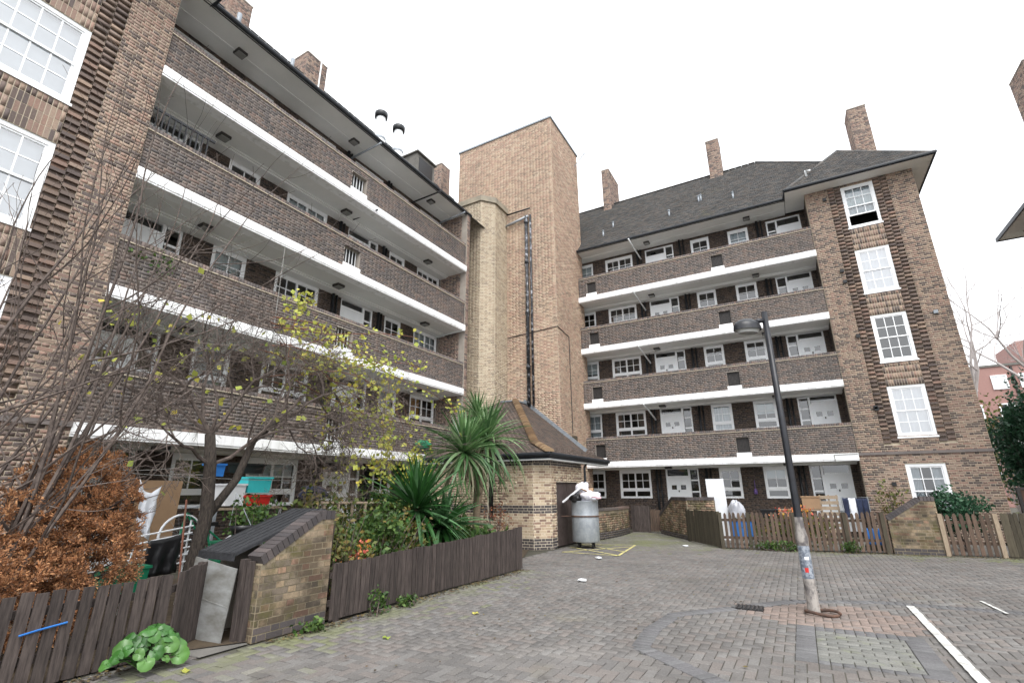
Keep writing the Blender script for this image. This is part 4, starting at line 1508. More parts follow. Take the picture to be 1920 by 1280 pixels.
rf.add([(lx, 12.95, 2.66), E0, Mh, (lx, 13.88, 3.02)], [(0, 1, 2, 3)])
rf.add([(lx, 13.88, 3.02), Mh, Ap, (lx, 17.3, 5.12)], [(0, 1, 2, 3)])
rf.add([E0, (-6.12, 18.2, 2.66), (-7.05, 18.2, 3.02), Mh], [(0, 1, 2, 3)])
rf.add([Mh, (-7.05, 18.2, 3.02), (-9.65, 18.2, 5.12), Ap], [(0, 1, 2, 3)])
bro = rf.build('roof', 'tile_b', bs)
t1 = Vector((0, 0.93, 0.36)); t2 = Vector((0, 3.42, 2.10)); t3 = Vector((-0.93, 0, 0.36)); t4 = Vector((-2.6, 0, 2.10))
tiles('roof_tiles', (lx, 12.95, 2.66), (1, 0, 0), t1, [(0, 0), (E0.x - lx, 0), (Mh.x - lx, t1.length), (0, t1.length)], 'tile_b', bro)
tiles('roof_tiles', (lx, 13.88, 3.02), (1, 0, 0), t2, [(0, 0), (Mh.x - lx, 0), (Ap.x - lx, t2.length), (0, t2.length)], 'tile_b', bro)
tiles('roof_tiles', (-6.12, 18.2, 2.66), (0, -1, 0), t3, [(0, 0), (5.25, 0), (18.2 - 13.88, t3.length), (0, t3.length)], 'tile_b', bro)
tiles('roof_tiles', (-7.05, 18.2, 3.02), (0, -1, 0), t4, [(0, 0), (18.2 - 13.88, 0), (0.9, t4.length), (0, t4.length)], 'tile_b', bro)
nb = 0
for p, q in ((E0, Mh), (Mh, Ap)):
    L = (q - p).length
    t = (q - p) / L
    side = t.cross(Vector((0, 0, 1))).normalized()
    up = side.cross(t)
    k = 0.0
    while k < L - 0.03:
        mb = MB()
        vs = []
        for j in range(7):
            an = math.pi * j / 6
            for kk, rr, lf in ((k - 0.03, 0.145, 0.03), (k + 0.14, 0.10, -0.01)):
                vs.append(p + t * kk + side * math.cos(an) * rr + up * (math.sin(an) * rr * 0.75 + lf))
        mb.add(vs, [(2 * j, 2 * j + 1, 2 * j + 3, 2 * j + 2) for j in range(6)] + [tuple(range(0, 14, 2))])
        mb.build('bonnet_tile', 'bonnet', bro)
        k += 0.115
mb = MB()
mb.tube([(lx, 12.93, 2.62), (-6.10, 12.93, 2.62), (-6.10, 18.1, 2.62)], 0.06, 8)
mb.box(lx, -6.125, 12.96, 12.98, 2.5, 2.65)
mb.box(-6.142, -6.122, 12.98, 18.1, 2.5, 2.65)
mb.tube([(-6.12, 16.0, 2.6), (-6.30, 16.12, 2.35), (-6.32, 16.12, 0.05)], 0.04, 8)
mb.build('gutter', 'gutter', bs)
mb = MB()
mb.prism([(lx, 12.985), (-6.145, 12.985), (-6.145, 18.1), (-6.42, 18.1), (-6.42, 13.65), (-6.80, 13.22), (lx, 13.22)], 2.46, 2.50)
mb.build('soffit_board', 'white', bs)
mb = MB()
mb.obox(((-7.05 - 9.65) / 2, 18.17, (3.02 + 5.12) / 2 + 0.09), (-1.36, 0, 1.10), (0, 0.02, 0), (0.05, 0, 0.06))
mb.box(-10.3, -9.55, 17.2, 18.18, 5.11, 5.17)
mb.build('lead_flashing', 'lead', bs)


# ================================================================== FENCES
_pk = {}


def picket(parent, x, y, z0, w, t, h, ang, mk, tip=0.0, lean=0.0):
    key = (round(w, 3), round(t, 3), round(h, 2), mk, tip)
    if key not in _pk:
        mb = MB()
        a, b = w / 2, t / 2
        mb.add([(-a, -b, 0), (a, -b, 0), (a, b, 0), (-a, b, 0), (-a, -b, h - tip), (a, -b, h - tip), (a, b, h - tip), (-a, b, h - tip),
                (-a * 0.35, -b, h), (a * 0.35, -b, h), (a * 0.35, b, h), (-a * 0.35, b, h)],
               [(0, 3, 2, 1), (0, 1, 5, 4), (1, 2, 6, 5), (2, 3, 7, 6), (3, 0, 4, 7), (4, 5, 9, 8), (5, 6, 10, 9), (6, 7, 11, 10), (7, 4, 8, 11), (8, 9, 10, 11)])
        me = bpy.data.meshes.new('picket')
        me.from_pydata(mb.v, [], mb.f)
        me.materials.append(M[mk])
        _pk[key] = me
    o = link('picket', _pk[key], parent)
    o.location = (x, y, z0)
    o.rotation_euler = (random.uniform(-0.012, 0.012), lean + random.uniform(-0.014, 0.014), ang)
    return o


def fence(label, pts, h0, h1, w, gap, mk, tip=0.0, posts=(), post_mk=None, rail_side=1, group='low timber fences round the courtyard', jit=0.02, lean=0.0):
    p0, p1 = Vector((*pts[0], 0)), Vector((*pts[1], 0))
    L = (p1 - p0).length
    t = (p1 - p0) / L
    nrm = Vector((-t.y, t.x, 0)) * rail_side
    ang = math.atan2(t.y, t.x)
    f = thing('picket_fence', label, 'fence', p0, group)
    s = w / 2
    n = 0
    while s < L - w * 0.3:
        q = p0 + t * s + nrm * (-0.012 + random.uniform(-0.004, 0.004))
        h = h0 + (h1 - h0) * s / L + round(random.uniform(-jit, jit), 2)
        picket(f, q.x, q.y, 0.03, w, 0.019, round(h / 0.01) * 0.01, ang, mk, tip, lean)
        s += w + gap
        n += 1
    for k in (0.28, 0.78):
        mb = MB()
        a, b = p0 + nrm * 0.02, p1 + nrm * 0.02
        za, zb = h0 * k, h1 * k
        mb.add([(*(a.xy), za), (*(b.xy), zb), (*((b + nrm * 0.04).xy), zb), (*((a + nrm * 0.04).xy), za), (*(a.xy), za + 0.07), (*(b.xy), zb + 0.07), (*((b + nrm * 0.04).xy), zb + 0.07), (*((a + nrm * 0.04).xy), za + 0.07)], MB.BF)
        mb.build('rail', mk, f)
    for s in posts:
        q = p0 + t * s + nrm * (0.02 if post_mk is None else -0.02)
        mb = MB()
        hh = h0 + (h1 - h0) * s / L + 0.03
        mb.obox((q.x, q.y, hh / 2), t * 0.045, nrm * 0.045, (0, 0, hh / 2))
        mb.build('post', post_mk or mk, f)
    return f


fence('dark brown close-board fence in front of the palms and shrubs', ((-5.52, 4.93), (-5.42, 9.95)), 0.66, 0.82, 0.073, 0.008, 'wood_dk', posts=(0.1, 1.7, 3.4, 4.9), jit=0.01)
fence('weathered dark picket fence beside the broad-leaved plant at bottom left', ((-5.95, -0.5), (-5.93, 3.18)), 0.76, 0.74, 0.088, 0.022, 'wood_dk', posts=(0.3, 2.0, 3.6), jit=0.015, lean=0.02)
fence('short return of dark fence boards next to the open bunker door', ((-5.93, 3.2), (-6.28, 3.72)), 0.76, 0.80, 0.085, 0.006, 'wood_dk', posts=(0.55,), jit=0.015)
fence('russet picket fence with missing gaps behind the lamp post', ((-2.18, 16.0), (1.80, 16.58)), 0.94, 0.98, 0.075, 0.045, 'wood_rd', 0.05, posts=(0.02, 0.75, 1.9, 3.1, 3.95), post_mk='wood_gr')
fence('dark mossy close-board fence return beside the angled bunker', ((-3.42, 17.75), (-2.22, 16.02)), 0.95, 0.97, 0.09, 0.004, 'wood_gr', posts=(0.02, 2.05))
fence('picket fence under the rounded evergreen bush at right', ((2.93, 16.66), (4.02, 16.78)), 0.96, 0.98, 0.08, 0.05, 'wood_rd', 0.05, posts=(0.0, 1.08), post_mk='wood_pl')
fence('tight mossy fence panel at the right edge of the picture', ((4.10, 16.79), (7.0, 17.1)), 0.98, 1.0, 0.08, 0.006, 'wood_gr', 0.03, posts=(1.4, 2.8))
fence('dark green-stained board fence by the gate beyond the waste container', ((-6.1, 20.6), (-5.42, 20.62)), 0.98, 0.98, 0.09, 0.004, 'wood_dk', posts=(0.02, 0.66))
gt = thing('garden_gate', 'low reddish slatted garden gate between low walls near the right block', 'gate', (-5.1, 20.6, 0))
for k in range(7):
    picket(gt, -5.34 + k * 0.085, 20.6, 0.05, 0.07, 0.02, 0.80, 0.0, 'wood_rd')
mb = MB()
for z in (0.2, 0.65):
    mb.box(-5.38, -4.8, 20.615, 20.65, z, z + 0.07)
mb.build('rail', 'wood_rd', gt)


# ================================================================== BRICK BUNKERS
def bunker_wall(label, A, B, h0, h1, flat, thick=0.22, singles=100, mk='br_shed', cop='br_blue'):
    """side wall of a coal bunker: top rises from h0 at A to h1, level for the last `flat` metres"""
    A, B = Vector((*A, 0)), Vector((*B, 0))
    u = B - A
    L = u.length
    u.normalize()
    nn = Vector((u.y, -u.x, 0))
    F = frame(A, u, nn)
    t = thing('bunker_wall', label, 'wall', A, 'brick bunker walls')

    def top(s):
        return h0 + (h1 - h0) * min(1, s / (L - flat))
    mb = MB()
    S = [0, L - flat, L]
    for a, b in zip(S, S[1:]):
        mb.add([F(a, 0, 0), F(b, 0, 0), F(b, -thick, 0), F(a, -thick, 0), F(a, 0, top(a) - 0.1), F(b, 0, top(b) - 0.1), F(b, -thick, top(b) - 0.1), F(a, -thick, top(a) - 0.1)], MB.BF)
    w = mb.build('wall', 'mo_shed', t)
    rec = []
    k = 0
    while k * BH < h1 - 0.1:
        z = k * BH
        sa = 0.0 if z + BH < h0 - 0.1 else (z + BH - h0 + 0.1) / (h1 - h0) * (L - flat)
        if sa < L - 0.05:
            rec += lay(F, sa, L, z, min(z + BH, h1 - 0.1), (), 0.0, 'flemish', 1 if k < 2 else 0)
        k += 1
    G = frame(F(0, -thick, 0), nn, -u)
    rec += lay(G, 0, thick, 0, h0 - 0.1)
    place_bricks(rec, [mk, cop], w, singles)
    s = 0.0
    sl = math.hypot(L - flat, h1 - h0)
    while s < sl - 0.03:
        q = s / sl * (L - flat)
        ang = math.atan2(h1 - h0, L - flat)
        m2 = MB()
        c = Vector(F(q + 0.03 * math.cos(ang), -thick / 2, top(q) - 0.05 + 0.03 * math.sin(ang)))
        d = Vector((u.x * math.cos(ang), u.y * math.cos(ang), math.sin(ang)))
        e = Vector((-u.x * math.sin(ang), -u.y * math.sin(ang), math.cos(ang)))
        m2.obox(c, d * 0.034, nn * (thick / 2 + 0.015), e * 0.055)
        m2.build('coping_brick', cop, t)
        s += 0.075
    q = L - flat + 0.005
    while q < L - 0.02:
        m2 = MB()
        m2.obox(F(q + 0.034, -thick / 2, h1 - 0.05), u * 0.033, nn * (thick / 2 + 0.015), (0, 0, 0.055))
        m2.build('coping_brick', cop, t)
        q += 0.075
    return t


bunker_wall('mossy brick bunker side wall with stepped coping beside the open metal door', (-5.55, 3.90), (-5.55, 4.90), 0.90, 1.36, 0.22, singles=300)
bunker_wall('brick bunker wall with sloping coping between picket fences under the corner window', (1.86, 16.60), (2.92, 16.64), 0.90, 1.40, 0.30, singles=100)
bunker_wall('angled mossy brick bunker wall with flat top near the white board', (-4.92, 20.3), (-3.42, 17.95), 0.72, 1.36, 1.35, singles=0)
# front part of that bunker facing the courtyard
wa = thing('bunker_front', 'square front of the angled brick bunker behind the dark fence return', 'wall', (-3.0, 18.2, 0))
mb = MB()
mb.box(-3.40, -2.55, 17.96, 18.18, 0, 1.27)
w = mb.build('wall', 'mo_shed', wa)
place_bricks(lay(frame((0, 17.96, 0), (1, 0, 0), (0, -1, 0)), -3.40, -2.55, 0, 1.27), ['br_shed'], w)
for k in range(11):
    mb = MB()
    mb.box(-3.40 + k * 0.077, -3.40 + k * 0.077 + 0.07, 17.93, 18.2, 1.272, 1.37)
    mb.build('coping_brick', 'br_blue', wa)
# low wall behind the waste container
lw = thing('low_wall', 'low buff brick garden wall with rounded end behind the waste container', 'wall', (-6.2, 18, 0))
mb = MB()
pts = [(-6.42, 16.3), (-6.1, 17.2), (-5.98, 18.4), (-6.02, 19.9)]
rec = []
for a, b in zip(pts, pts[1:]):
    u = Vector((b[0] - a[0], b[1] - a[1], 0))
    F = frame((*a, 0), u, (u.y, -u.x, 0))
    mb.fbox(F, 0, u.length, -0.22, 0, 0, 0.92)
    rec += lay(F, 0, u.length, 0, 0.225, (), 0, 'flemish', 1) + lay(F, 0, u.length, 0.225, 0.84)
    mb.fbox(F, -0.01, u.length + 0.01, -0.25, 0.03, 0.92, 1.0, 1)
w = mb.build('wall', ['mo_shed', 'br_par'], lw)
place_bricks(rec, ['br_shed', 'br_blue'], w)
fe = frame((-6.24, 19.9, 0), (1, 0, 0), (0, 1, 0))

# bunker body by the path: felt roof, far wall, timber jamb and the loose metal door
bk_ = thing('coal_bunker', 'coal bunker with sloping black felt roof behind the brick side wall', 'bunker', (-6.1, 4.4, 0))
mb = MB()
for z in (0,):
    mb.add([(-6.50, 3.72, 0.90), (-5.79, 3.72, 0.90), (-5.79, 4.95, 1.345), (-6.50, 4.95, 1.345), (-6.50, 3.72, 0.935), (-5.79, 3.72, 0.935), (-5.79, 4.95, 1.38), (-6.50, 4.95, 1.38)], MB.BF)
mb.box(-6.50, -5.79, 3.70, 3.72, 0.85, 0.93)
rfo = mb.build('felt_roof', 'felt', bk_)
mb = MB()
mb.box(-6.48, -6.35, 3.98, 4.9, 0, 0.93)
mb.box(-6.48, -5.78, 4.75, 4.9, 0, 1.3)
mb.build('wall', 'mo_dark', bk_)
for k in range(7):
    mb = MB()
    x = -6.48 + k * 0.112
    mb.add([(x, 3.725, 0.936), (x + 0.008, 3.725, 0.936), (x + 0.008, 4.94, 1.381), (x, 4.94, 1.381), (x, 3.725, 0.942), (x + 0.008, 3.725, 0.942), (x + 0.008, 4.94, 1.387), (x, 4.94, 1.387)], MB.BF)
    mb.build('felt_batten', 'felt', rfo)
mb = MB()
mb.box(-5.80, -5.72, 3.80, 3.885, 0, 0.86)
mb.box(-5.70, -5.64, 3.83, 3.89, 0.02, 0.84)
mb.build('timber_jamb', 'wood_dk', bk_)
dr = MB()
dr.obox((-6.13, 3.68, 0.42), (0.36, 0.035, -0.05), (-0.001, 0.008, 0), (0.045, 0.01, 0.40))
dr.obox((-6.13, 3.672, 0.42), (0.355, 0.035, -0.05), (-0.001, 0.004, 0), (0.0005, 0, 0.006))
tag(dr.build('bunker_door', mat('worn_zinc', (168, 170, 170), (120, 118, 112), 0.55, 2.2, metal=0.25, stretch=(1, 1, 2.2), lo=0.3, hi=0.62)), 'loose grey metal panel leaning across the bunker opening', 'door')

# ================================================================== LAMP POST
lp = thing('street_lamp', 'black lamp post with drooping hood and peeling paint at its foot', 'street lamp', (-0.09, 8.5, 0))
lx_, ly_ = -0.09, 8.5
mb = MB()
mb.lathe((lx_, ly_, 0), [(0.056, 1.22), (0.051, 1.3), (0.048, 2.2), (0.045, 4.36), (0.0, 4.37)], 16)
mb.build('post', 'lampblack', lp, True)
mb = MB()
mb.lathe((lx_, ly_, 0), [(0.08, -0.05), (0.078, 0.02), (0.074, 0.10), (0.0725, 0.42), (0.0725, 0.84), (0.078, 0.90), (0.08, 0.94), (0.067, 1.02), (0.06, 1.08), (0.057, 1.22)], 16)
mb.build('worn_base', 'lamp_worn', lp, True)
mb = MB()
mb.lathe((lx_, ly_, 0), [(0.0742, 0.42), (0.0742, 0.84)], 16)
ps = mb.build('poster_wrap', 'lamp_poster', lp, True)
mb = MB()
for k, (z0_, z1_, a0_, a1_) in enumerate(((0.50, 0.56, -1.9, -1.3), (0.66, 0.70, -1.7, -0.9))):
    vs = []
    for j in range(6):
        a = a0_ + (a1_ - a0_) * j / 5
        vs += [(lx_ + 0.0755 * math.cos(a), ly_ + 0.0755 * math.sin(a), z0_), (lx_ + 0.0755 * math.cos(a), ly_ + 0.0755 * math.sin(a), z1_)]
    mb.add(vs, [(2 * j, 2 * j + 2, 2 * j + 3, 2 * j + 1) for j in range(5)], k)
mb.build('sticker', ['p_red', 'p_white'], ps)
# bracket and lantern hood, pointing to the left of the picture
hd = (-RI).normalized()
hd = Vector((hd.x, hd.y, 0)).normalized()
mb = MB()
top = Vector((lx_, ly_, 4.22))
mb.tube([top, top + hd * 0.10 + Vector((0, 0, -0.01)), top + hd * 0.17 + Vector((0, 0, -0.04))], [0.035, 0.04, 0.05], 10)
mb.build('bracket', 'lampblack', lp, True)
mb = MB()
n, m = 20, 8
vs, fs = [], []
side = Vector((-hd.y, hd.x, 0))
c0 = top + hd * 0.31 + Vector((0, 0, -0.12))
for i in range(m + 1):
    a = math.pi / 2 * i / m
    for j in range(n):
        b = 2 * math.pi * j / n
        vs.append(c0 + hd * (0.215 * math.sin(a) * math.cos(b)) + side * (0.135 * math.sin(a) * math.sin(b)) + Vector((0, 0, 0.14 * math.cos(a))))
for i in range(m):
    for j in range(n):
        fs.append((i * n + j, i * n + (j + 1) % n, (i + 1) * n + (j + 1) % n, (i + 1) * n + j))
o0 = len(vs)
for j in range(n):
    b = 2 * math.pi * j / n
    vs.append(c0 + hd * (0.22 * math.cos(b)) + side * (0.14 * math.sin(b)) + Vector((0, 0, -0.05)))
for j in range(n):
    fs.append((m * n + j, m * n + (j + 1) % n, o0 + (j + 1) % n, o0 + j))
mb.add(vs, fs)
mb.build('hood', 'lampblack', lp, True)
mb = MB()
vs = [c0 + hd * (0.198 * math.cos(2 * math.pi * j / n)) + side * (0.122 * math.sin(2 * math.pi * j / n)) + Vector((0, 0, -0.045)) for j in range(n)]
vs += [c0 + hd * (0.15 * math.cos(2 * math.pi * j / n)) + side * (0.09 * math.sin(2 * math.pi * j / n)) + Vector((0, 0, -0.10)) for j in range(n)]
mb.add(vs, [(j, (j + 1) % n, n + (j + 1) % n, n + j) for j in range(n)] + [tuple(range(2 * n - 1, n - 1, -1))])
mb.build('lens', 'lens', lp, True)
# broken ring of an old bollard socket at its foot
mb = MB()
ring = [(lx_ + 0.1 + 0.2 * math.cos(a), ly_ - 0.12 + 0.15 * math.sin(a), 0.025 + 0.012 * math.sin(2 * a)) for a in [2 * math.pi * k / 20 * 0.93 for k in range(21)]]
mb.tube(ring, 0.02, 6)
tag(mb.build('rusty_ring', 'rust', None, True), 'rusty iron ring lying at the foot of the lamp post', 'iron ring')
dg_ = thing('drain_grate', 'small dark iron drain grate set in the paving left of the lamp post', 'drain', (-0.88, 8.35, 0))
mb = MB()
mb.box(-1.06, -0.70, 8.2, 8.5, -0.01, 0.010)
mb.build('tray', 'p_black', dg_)
for k in range(7):
    mb = MB()
    mb.box(-1.05 + k * 0.052, -1.05 + k * 0.052 + 0.022, 8.21, 8.49, 0.0105, 0.02)
    mb.build('bar', 'grille', dg_)

# ================================================================== WASTE CONTAINER
tc = thing('waste_container', 'tall round galvanised steel waste container on castors overflowing with rubbish', 'waste container', (-5.72, 14.35, 0))
tx, ty = -5.72, 14.5
mb = MB()
mb.lathe((tx, ty, 0), [(0.0, 0.17), (0.385, 0.17), (0.40, 0.19), (0.40, 0.84), (0.40, 0.90), (0.398, 0.905), (0.398, 1.29), (0.405, 1.30), (0.39, 1.31), (0.385, 1.25), (0.0, 1.2)], 40)
mb.build('drum', 'steel', tc, True)
mb = MB()
mb.lathe((tx, ty, 0), [(0.40, 0.86), (0.422, 0.865), (0.422, 0.895), (0.40, 0.90)], 40)
mb.tube([(tx - 0.62, ty - 0.35, 0.875), (tx - 0.36, ty - 0.2, 0.875)], 0.014, 8)
mb.build('rubbing_band', 'rust', tc)
for k in range(4):
    a = math.pi / 4 + k * math.pi / 2 + 0.3
    cx, cy = tx + 0.29 * math.cos(a), ty + 0.29 * math.sin(a)
    mb = MB()
    mb.box(cx - 0.035, cx + 0.035, cy - 0.035, cy + 0.035, 0.12, 0.172)
    mb.lathe((cx - 0.02, cy, 0.065), [(0.0, 0.0), (0.062, 0.0), (0.065, 0.01), (0.065, 0.03), (0.062, 0.04), (0.0, 0.04)], 14, 0, (1, 0, 0))
    mb.build('castor', 'tyre', tc)


def lump(c, r, mk, seed, squash=(1, 1, 1), n=14, amp=0.22):
    rs = np.random.default_rng(seed)
    ph = rs.uniform(0, 6.28, 8)
    mb = MB()
    vs, fs = [], []
    for i in range(n + 1):
        th = math.pi * i / n
        for j in range(n * 2):
            f = math.pi * j / n
            k = 1 + amp * (math.sin(3 * f + ph[0] + 2 * th) * math.sin(th) + 0.6 * math.sin(5 * th + ph[1]) * math.sin(2 * f + ph[2]) + 0.5 * math.sin(7 * f + ph[3]) * math.sin(th) ** 2 * math.sin(4 * th + ph[4]))
            vs.append((c[0] + r * k * squash[0] * math.sin(th) * math.cos(f), c[1] + r * k * squash[1] * math.sin(th) * math.sin(f), c[2] + r * k * squash[2] * math.cos(th)))
    for i in range(n):
        for j in range(n * 2):
            fs.append((i * 2 * n + j, (i + 1) * 2 * n + j, (i + 1) * 2 * n + (j + 1) % (2 * n), i * 2 * n + (j + 1) % (2 * n)))
    mb.add(vs, fs)
    return mb


tag(lump((tx - 0.05, ty + 0.05, 1.62), 0.2, 'bag_w', 3, (1.0, 1, 1.1)).build('rubbish_bag', 'bag_w', None, True), 'white rubbish bag on top of the waste container heap', 'rubbish bag')
tag(lump((tx + 0.22, ty - 0.12, 1.43), 0.22, 'bag_w', 5, (1.25, 1, 0.75)).build('rubbish_bag', 'bag_w', None, True), 'crumpled white bag spilling over the right rim of the waste container', 'rubbish bag')
tag(lump((tx - 0.16, ty - 0.26, 1.37), 0.17, 'p_black', 8, (1.1, 1, 0.7)).build('rubbish_bag', 'p_black', None, True), 'small black bin bag at the front rim of the waste container', 'rubbish bag')
mb = MB()
mb.obox((tx - 0.36, ty - 0.08, 1.48), (0.28, 0.05, 0.21), (-0.05, 0.17, 0.0), (-0.018, 0, 0.022))
tag(mb.build('foam_board', 'p_white'), 'white foam board leaning out of the waste container on its left', 'board')
mb = MB()
mb.obox((tx + 0.1, ty - 0.05, 1.58), (0.2, 0.03, 0.05), (-0.04, 0.12, 0.05), (-0.002, -0.003, 0.01))
mb.obox((tx + 0.16, ty - 0.12, 1.545), (0.16, -0.02, -0.06), (0.02, 0.09, -0.06), (0.002, 0.003, 0.008))
tag(mb.build('cardboard_scrap', 'card'), 'torn brown cardboard between the white bags on the waste container', 'cardboard')
mb = lump((tx + 0.42, ty - 0.2, 1.40), 0.1, 'bag_w', 15, (1.5, 1, 0.6))
tag(mb.build('pink_rag', mat('pink_rag', (204, 176, 180), (184, 150, 158), 0.9, 6), None, True), 'pinkish rag hanging over the right rim of the waste container', 'rag')

# litter and fallen leaves on the paving
for k, (x, y, lab) in enumerate(((-4.55, 12.3, 'crushed white paper scrap on the paving before the yellow hatching'), (-3.75, 9.2, 'white paper scrap beside the end of the dark board fence'), (-3.2, 16.0, 'pale scrap at the mossy kerb by the angled bunker'))):
    mb = lump((x, y, 0.03), 0.06, 'p_white', 30 + k, (1.4, 1, 0.4), 7)
    tag(mb.build('paper_scrap', 'p_white'), lab, 'litter')
for k, (x, y, lab) in enumerate(((-4.35, 4.75, 'yellow fallen leaf in the middle of the near paving'), (-4.1, 6.2, 'yellow-green fallen leaf on the paving before the board fence'), (-5.25, 3.05, 'yellow leaf lying under the broad-leaved plant'))):
    mb = MB()
    pts = []
    for j in range(10):
        a = 2 * math.pi * j / 10
        r = 0.045 * (1 + 0.35 * (j % 2))
        pts.append((x + r * math.cos(a + k), y + 0.7 * r * math.sin(a + k), 0.02 + 0.012 * math.sin(3 * a)))
    mb.add(pts + [(x, y, 0.024)], [(j, (j + 1) % 10, 10) for j in range(10)])
    tag(mb.build('fallen_leaf', 'lf_yellow'), lab, 'leaf')


# ================================================================== PLANTS
def rv(a=1.0):
    return Vector((random.uniform(-a, a), random.uniform(-a, a), random.uniform(-a, a)))


def grow(mb, p, d, L, r, depth, bend=0.25, split=(2, 4), shrink=0.66, upw=0.12, tips=None, nseg=5, sides=5, droop=0.0):
    pts, rad = [p.copy()], [r]
    q, t = p.copy(), d.normalized()
    kids = []
    for i in range(nseg):
        t = (t + rv(bend) + Vector((0, 0, upw - droop * (i / nseg)))).normalized()
        q = q + t * (L / nseg)
        pts.append(q.copy())
        rad.append(max(r * (1 - 0.55 * (i + 1) / nseg), 0.0025))
        if i >= 1:
            kids.append((q.copy(), t.copy(), rad[-1]))
    mb.tube(pts, rad, sides if depth > 1 else 3 if depth == 0 else 4, 0, False)
    if tips is not None and depth <= 1:
        tips.extend((x, y) for x, y, _ in kids)
    if depth > 0:
        for _ in range(random.randint(*split)):
            x, y, rr = random.choice(kids)
            side = rv(1)
            side = (side - y * side.dot(y)).normalized()
            nd = (y * random.uniform(0.4, 1.0) + side * random.uniform(0.5, 1.1)).normalized()
            grow(mb, x, nd, L * shrink * random.uniform(0.7, 1.15), rr * 0.72, depth - 1, bend, split, shrink, upw, tips, nseg, sides, droop)
        x, y, rr = kids[-1]
        grow(mb, x, y, L * shrink, rr * 0.9, depth - 1, bend, split, shrink, upw, tips, nseg, sides, droop)


def leaf_cloud(name, pts, size, mk, parent, jitter=0.1, per=1, vine=False, flat=0.0):
    """separate little leaves (two folded triangles-quads each) round the given points"""
    V, Q = [], []
    for p in pts:
        for _ in range(per):
            c = Vector(p) + rv(jitter)
            a = rv(1)
            a.z *= 1 - flat
            a.normalize()
            b = rv(1)
            b.z *= 1 - flat
            b = (b - a * b.dot(a))
            if b.length < 1e-3:
                continue
            b.normalize()
            n = a.cross(b)
            s = size * random.uniform(0.6, 1.3)
            o = len(V)
            w = 0.85 if vine else 0.55
            V += [c - a * s, c + b * s * w + n * s * 0.15, c + a * s, c - b * s * w + n * s * 0.15]
            Q.append((o, o + 1, o + 2, o + 3))
    ob = quad_mesh(name, [tuple(v) for v in V], Q, [mk], parent)
    return stuff(ob)


# ---- old fruit tree behind the near fence: forked trunk and a tangle of twigs
random.seed(21)
ft = thing('fruit_tree', 'gnarled bare fruit tree with tangled twigs behind the near fence', 'tree', (-7.6, 4.3, 0))
mb = MB()
base = Vector((-7.55, 4.28, 0))
trunk = [base, base + Vector((-0.02, -0.03, 0.6)), base + Vector((-0.02, 0.05, 1.3)), base + Vector((-0.05, 0.0, 2.0)), base + Vector((-0.05, -0.08, 2.45))]
mb.tube(trunk, [0.12, 0.10, 0.09, 0.085, 0.07], 10)
tr2 = [base + Vector((-0.02, 0.05, 1.25)), base + Vector((-0.02, 0.42, 1.8)), base + Vector((-0.05, 0.62, 2.4)), base + Vector((0, 1.0, 2.8))]
mb.tube(tr2, [0.07, 0.06, 0.055, 0.045], 8)
mb.build('trunk', 'bark', ft, True)
mb = MB()
tips = []
starts = [(trunk[-1], (0.1, -0.9, 1.0), 1.3, 0.06), (trunk[-1], (0.2, 0.5, 0.9), 1.5, 0.06), (trunk[-1], (-0.3, -0.2, 1.2), 1.3, 0.055), (trunk[-2], (0.4, -0.6, 0.5), 1.3, 0.05),
          (tr2[-1], (0.1, 1.0, 0.5), 1.6, 0.05), (tr2[-1], (0.0, 0.6, 1.0), 1.5, 0.05), (tr2[2], (0.4, 0.5, 0.4), 1.4, 0.045), (trunk[3], (-0.3, 0.9, 0.9), 1.5, 0.05), (tr2[-1], (-0.2, 1.2, 0.1), 1.5, 0.04), (trunk[-1], (0, -1.2, 0.45), 1.4, 0.04),
          (trunk[-1], (0.3, 0.1, 1.2), 1.4, 0.04), (tr2[-1], (0.4, 0.9, 0.9), 1.5, 0.04), (trunk[-1], (-0.4, -0.9, 0.9), 1.5, 0.04), (tr2[-1], (0.1, 1.4, 0.7), 1.9, 0.04), (tr2[2], (-0.4, 0.8, 0.9), 1.6, 0.04)]
for p, d, L, r in starts:
    grow(mb, Vector(p), Vector(d), L, r * 0.62, 4, 0.42, (3, 5), 0.6, 0.0, tips, 5, 5, 0.10)
mb.build('crown', 'twig', ft)
tips = [t for t in tips if t[0].z > 1.6]
leaf_cloud('remaining_leaves', [t[0] for t in random.sample(tips, 90)], 0.05, 'lf_yellow', ft, 0.05, 1, True)
# ---- grape vine run through and past it, yellow leaves
random.seed(33)
vn = thing('grape_vine', 'yellow-leaved grape vine trailing over the fruit tree towards the palms', 'vine', (-8.2, 5.8, 0))
mb = MB()
lv = []
canes = []
for k in range(13):
    p = Vector((-8.0 + random.uniform(-0.4, 0.4), 5.0 + random.uniform(-0.9, 0.8), 4.0 + random.uniform(-0.5, 0.7)))
    q = [p.copy()]
    t = Vector((random.uniform(-0.15, 0.15), 1.0, random.uniform(-0.1, 0.3)))
    n_ = random.randint(7, 16)
    for i in range(n_):
        t = (t + rv(0.22) + Vector((0, 0, -0.055))).normalized()
        p = p + t * 0.36
        if p.z < 2.0 or p.y > 11.3:
            break
        q.append(p.copy())
        if random.random() < 0.7:
            lv += [p + rv(0.12) for _ in range(4)]
    if len(q) > 3:
        mb.tube(q, [0.012 - 0.008 * i / len(q) for i in range(len(q))], 4)
main = [Vector(p) for p in ((-8.0, 5.2, 4.7), (-8.1, 6.2, 4.9), (-8.1, 7.2, 4.6), (-8.2, 8.2, 4.35), (-8.2, 9.2, 4.2), (-8.2, 10.2, 4.1), (-8.2, 11.0, 3.9), (-8.1, 11.35, 3.6))]
mb.tube(main, [0.014 - 0.001 * i for i in range(len(main))], 5)
